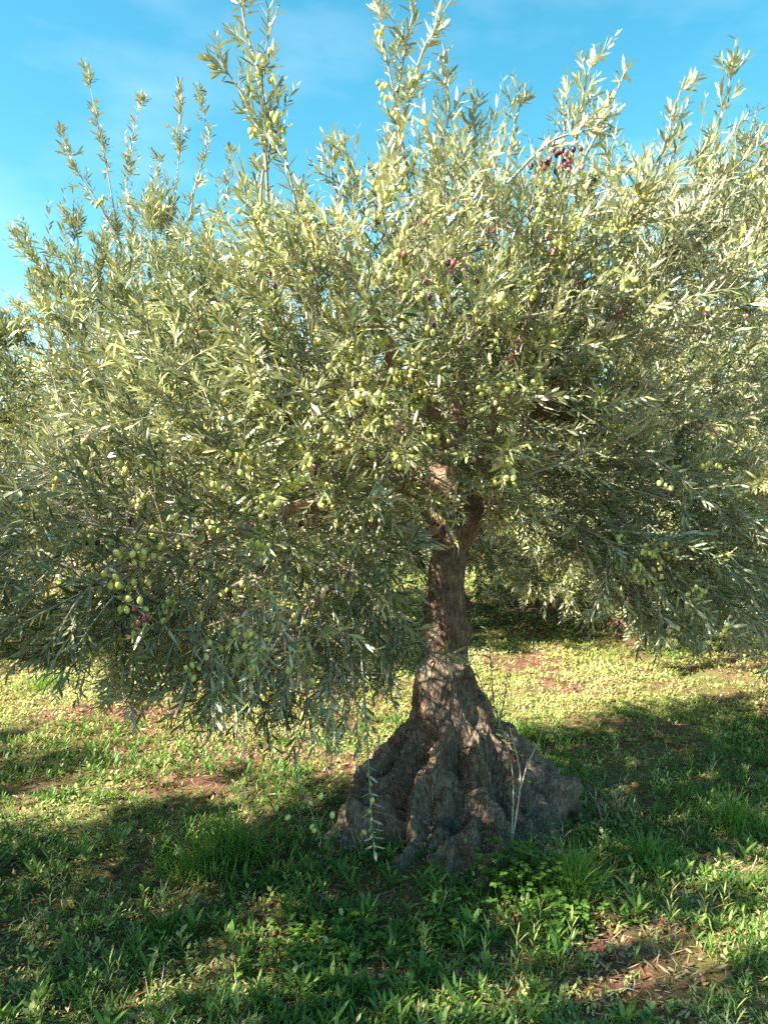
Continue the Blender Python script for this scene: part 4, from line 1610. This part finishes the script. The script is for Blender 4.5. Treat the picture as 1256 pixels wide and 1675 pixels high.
def pale_shoots():
    rs = np.random.default_rng(77)
    gx, gy = ground_at(835, 1392)
    gy = 2.98
    gx = (835 - 628) / F * gy
    o = empty('bare_shoots', (gx, gy, 0))
    tag(o, 'two thin pale shoots with rusty red leaves in front of the root mound', 'plant')
    off = np.array([gx, gy, 0])
    for sp, r0 in (([(835, 1385, 2.98), (845, 1330, 2.98), (853, 1270, 3.0), (840, 1215, 3.02), (833, 1190, 3.02)], 0.0042),
                   ([(835, 1385, 2.98), (838, 1340, 2.98), (840, 1280, 3.0), (834, 1235, 3.02), (824, 1212, 3.02)], 0.0036),
                   ([(851, 1290, 3.0), (862, 1250, 3.0), (880, 1215, 3.0), (890, 1185, 3.0)], 0.003)):
        C = np.array([at(*p) for p in sp])
        u = np.linspace(0, 1, 22)
        C = smooth_path(np.stack([np.interp(u, np.linspace(0, 1, len(sp)), C[:, k]) for k in range(3)], 1), 4)
        C = C - off
        if r0 > 0.0035:
            C[0, 2] = 0.02
        tb = TubeBag(7)
        tb.add(C, np.linspace(r0, r0 * .45, 22))
        link('stem', tb.mesh('stem', M_PALESTEM), o)
    bag = LeafBag()
    for (px, py) in ((836, 1240), (838, 1248), (845, 1278), (840, 1300), (838, 1272), (846, 1318), (838, 1338), (822, 1218), (835, 1236)):
        p = at(px, py, 3.0) - off
        n = 4
        a = rs.uniform(0, 6.28, n)
        bag.add(np.tile(p, (n, 1)), np.stack([np.cos(a), np.sin(a) * .4, rs.uniform(-.5, .5, n)], 1), rs.normal(0, 1, (n, 3)), rs.uniform(.018, .032, n), np.full(n, .009), rs.random(n))
    link('red_leaves', bag.mesh('red_leaves', M_REDLEAF), o)
    bag = LeafBag()
    for k in range(26):
        p = at(rs.uniform(836, 872), rs.uniform(1215, 1360), 3.0) - off
        a = rs.uniform(0, 6.28, 2)
        bag.add(np.tile(p, (2, 1)), np.stack([np.cos(a), np.sin(a) * .4, rs.uniform(0, .8, 2)], 1), rs.normal(0, 1, (2, 3)), rs.uniform(.008, .014, 2), np.full(2, .005), rs.random(2))
    link('green_leaves', bag.mesh('green_leaves', M_WEED), o)


pale_shoots()


def stalk(pts, label, r=0.0022):
    P = []
    for px, py, h in pts:
        gx, gy = ground_at(px, py)
        P.append((gx, gy, float(gz(np.array([gx]), np.array([gy]))[0]) + h))
    P = np.array(P)
    u = np.linspace(0, 1, 14)
    C = np.stack([np.interp(u, np.linspace(0, 1, len(P)), P[:, k]) for k in range(3)], 1)
    C = smooth_path(C, 2)
    c0 = C[0].copy()
    tb = TubeBag(6)
    tb.add(C - c0, np.linspace(r, r * .5, 14))
    o = link('dry_stalk', tb.mesh('dry_stalk', M_PALESTEM))
    o.location = c0
    tag(o, label, 'stalk', 'dry fallen stalks')


stalk([(1040, 1345, .02), (1075, 1375, .03), (1110, 1420, .01)], 'pale dry stalk lying in the grass right of the root mound')
stalk([(820, 1475, .03), (860, 1495, .02), (905, 1505, .03)], 'short pale stalk leaning at the front right foot of the root mound')
stalk([(990, 1650, .01), (1020, 1640, .015), (1045, 1645, .005)], 'thin pale twig on the bare soil at the bottom right')
stalk([(300, 1700, .02), (262, 1640, .04), (270, 1600, .06)], 'curved dry stalk among the weeds at the bottom left')
stalk([(690, 1570, .01), (720, 1520, .05), (730, 1505, .07)], 'upright dry stalk among the weeds below the root mound')


def clod(px, py, s, label, mat, name, cat, group, seed, fl=0.6):
    gx, gy = ground_at(px, py)
    n1, n2 = 22, 14
    V, tri, quad, rr = olive_arrays(np.array([[0, 0, 0.5]]), np.array([[0, 0, -1.0]]), np.array([1.0]), np.array([0.98]), n1, n2)
    if name != 'fallen_olive':
        V = V * (1 + .45 * fbm(V + seed, 2.2, 4, seed))[:, None]
    V = V * np.array([1.35, 1.2, fl]) * s if name != 'fallen_olive' else V * s
    o = link(name, mesh_from(name, V, [tri, quad], [mat], attrs={'rnd': rr}))
    o.location = (gx, gy, float(gz(np.array([gx]), np.array([gy]))[0]) + s * 0.22)
    o.rotation_euler = (0, 0, seed)
    tag(o, label, cat, group)


clod(1122, 1092, 0.03, 'black ripe olive fallen on the grass on the right', M_OLIVE, 'fallen_olive', 'olive', None, 6)
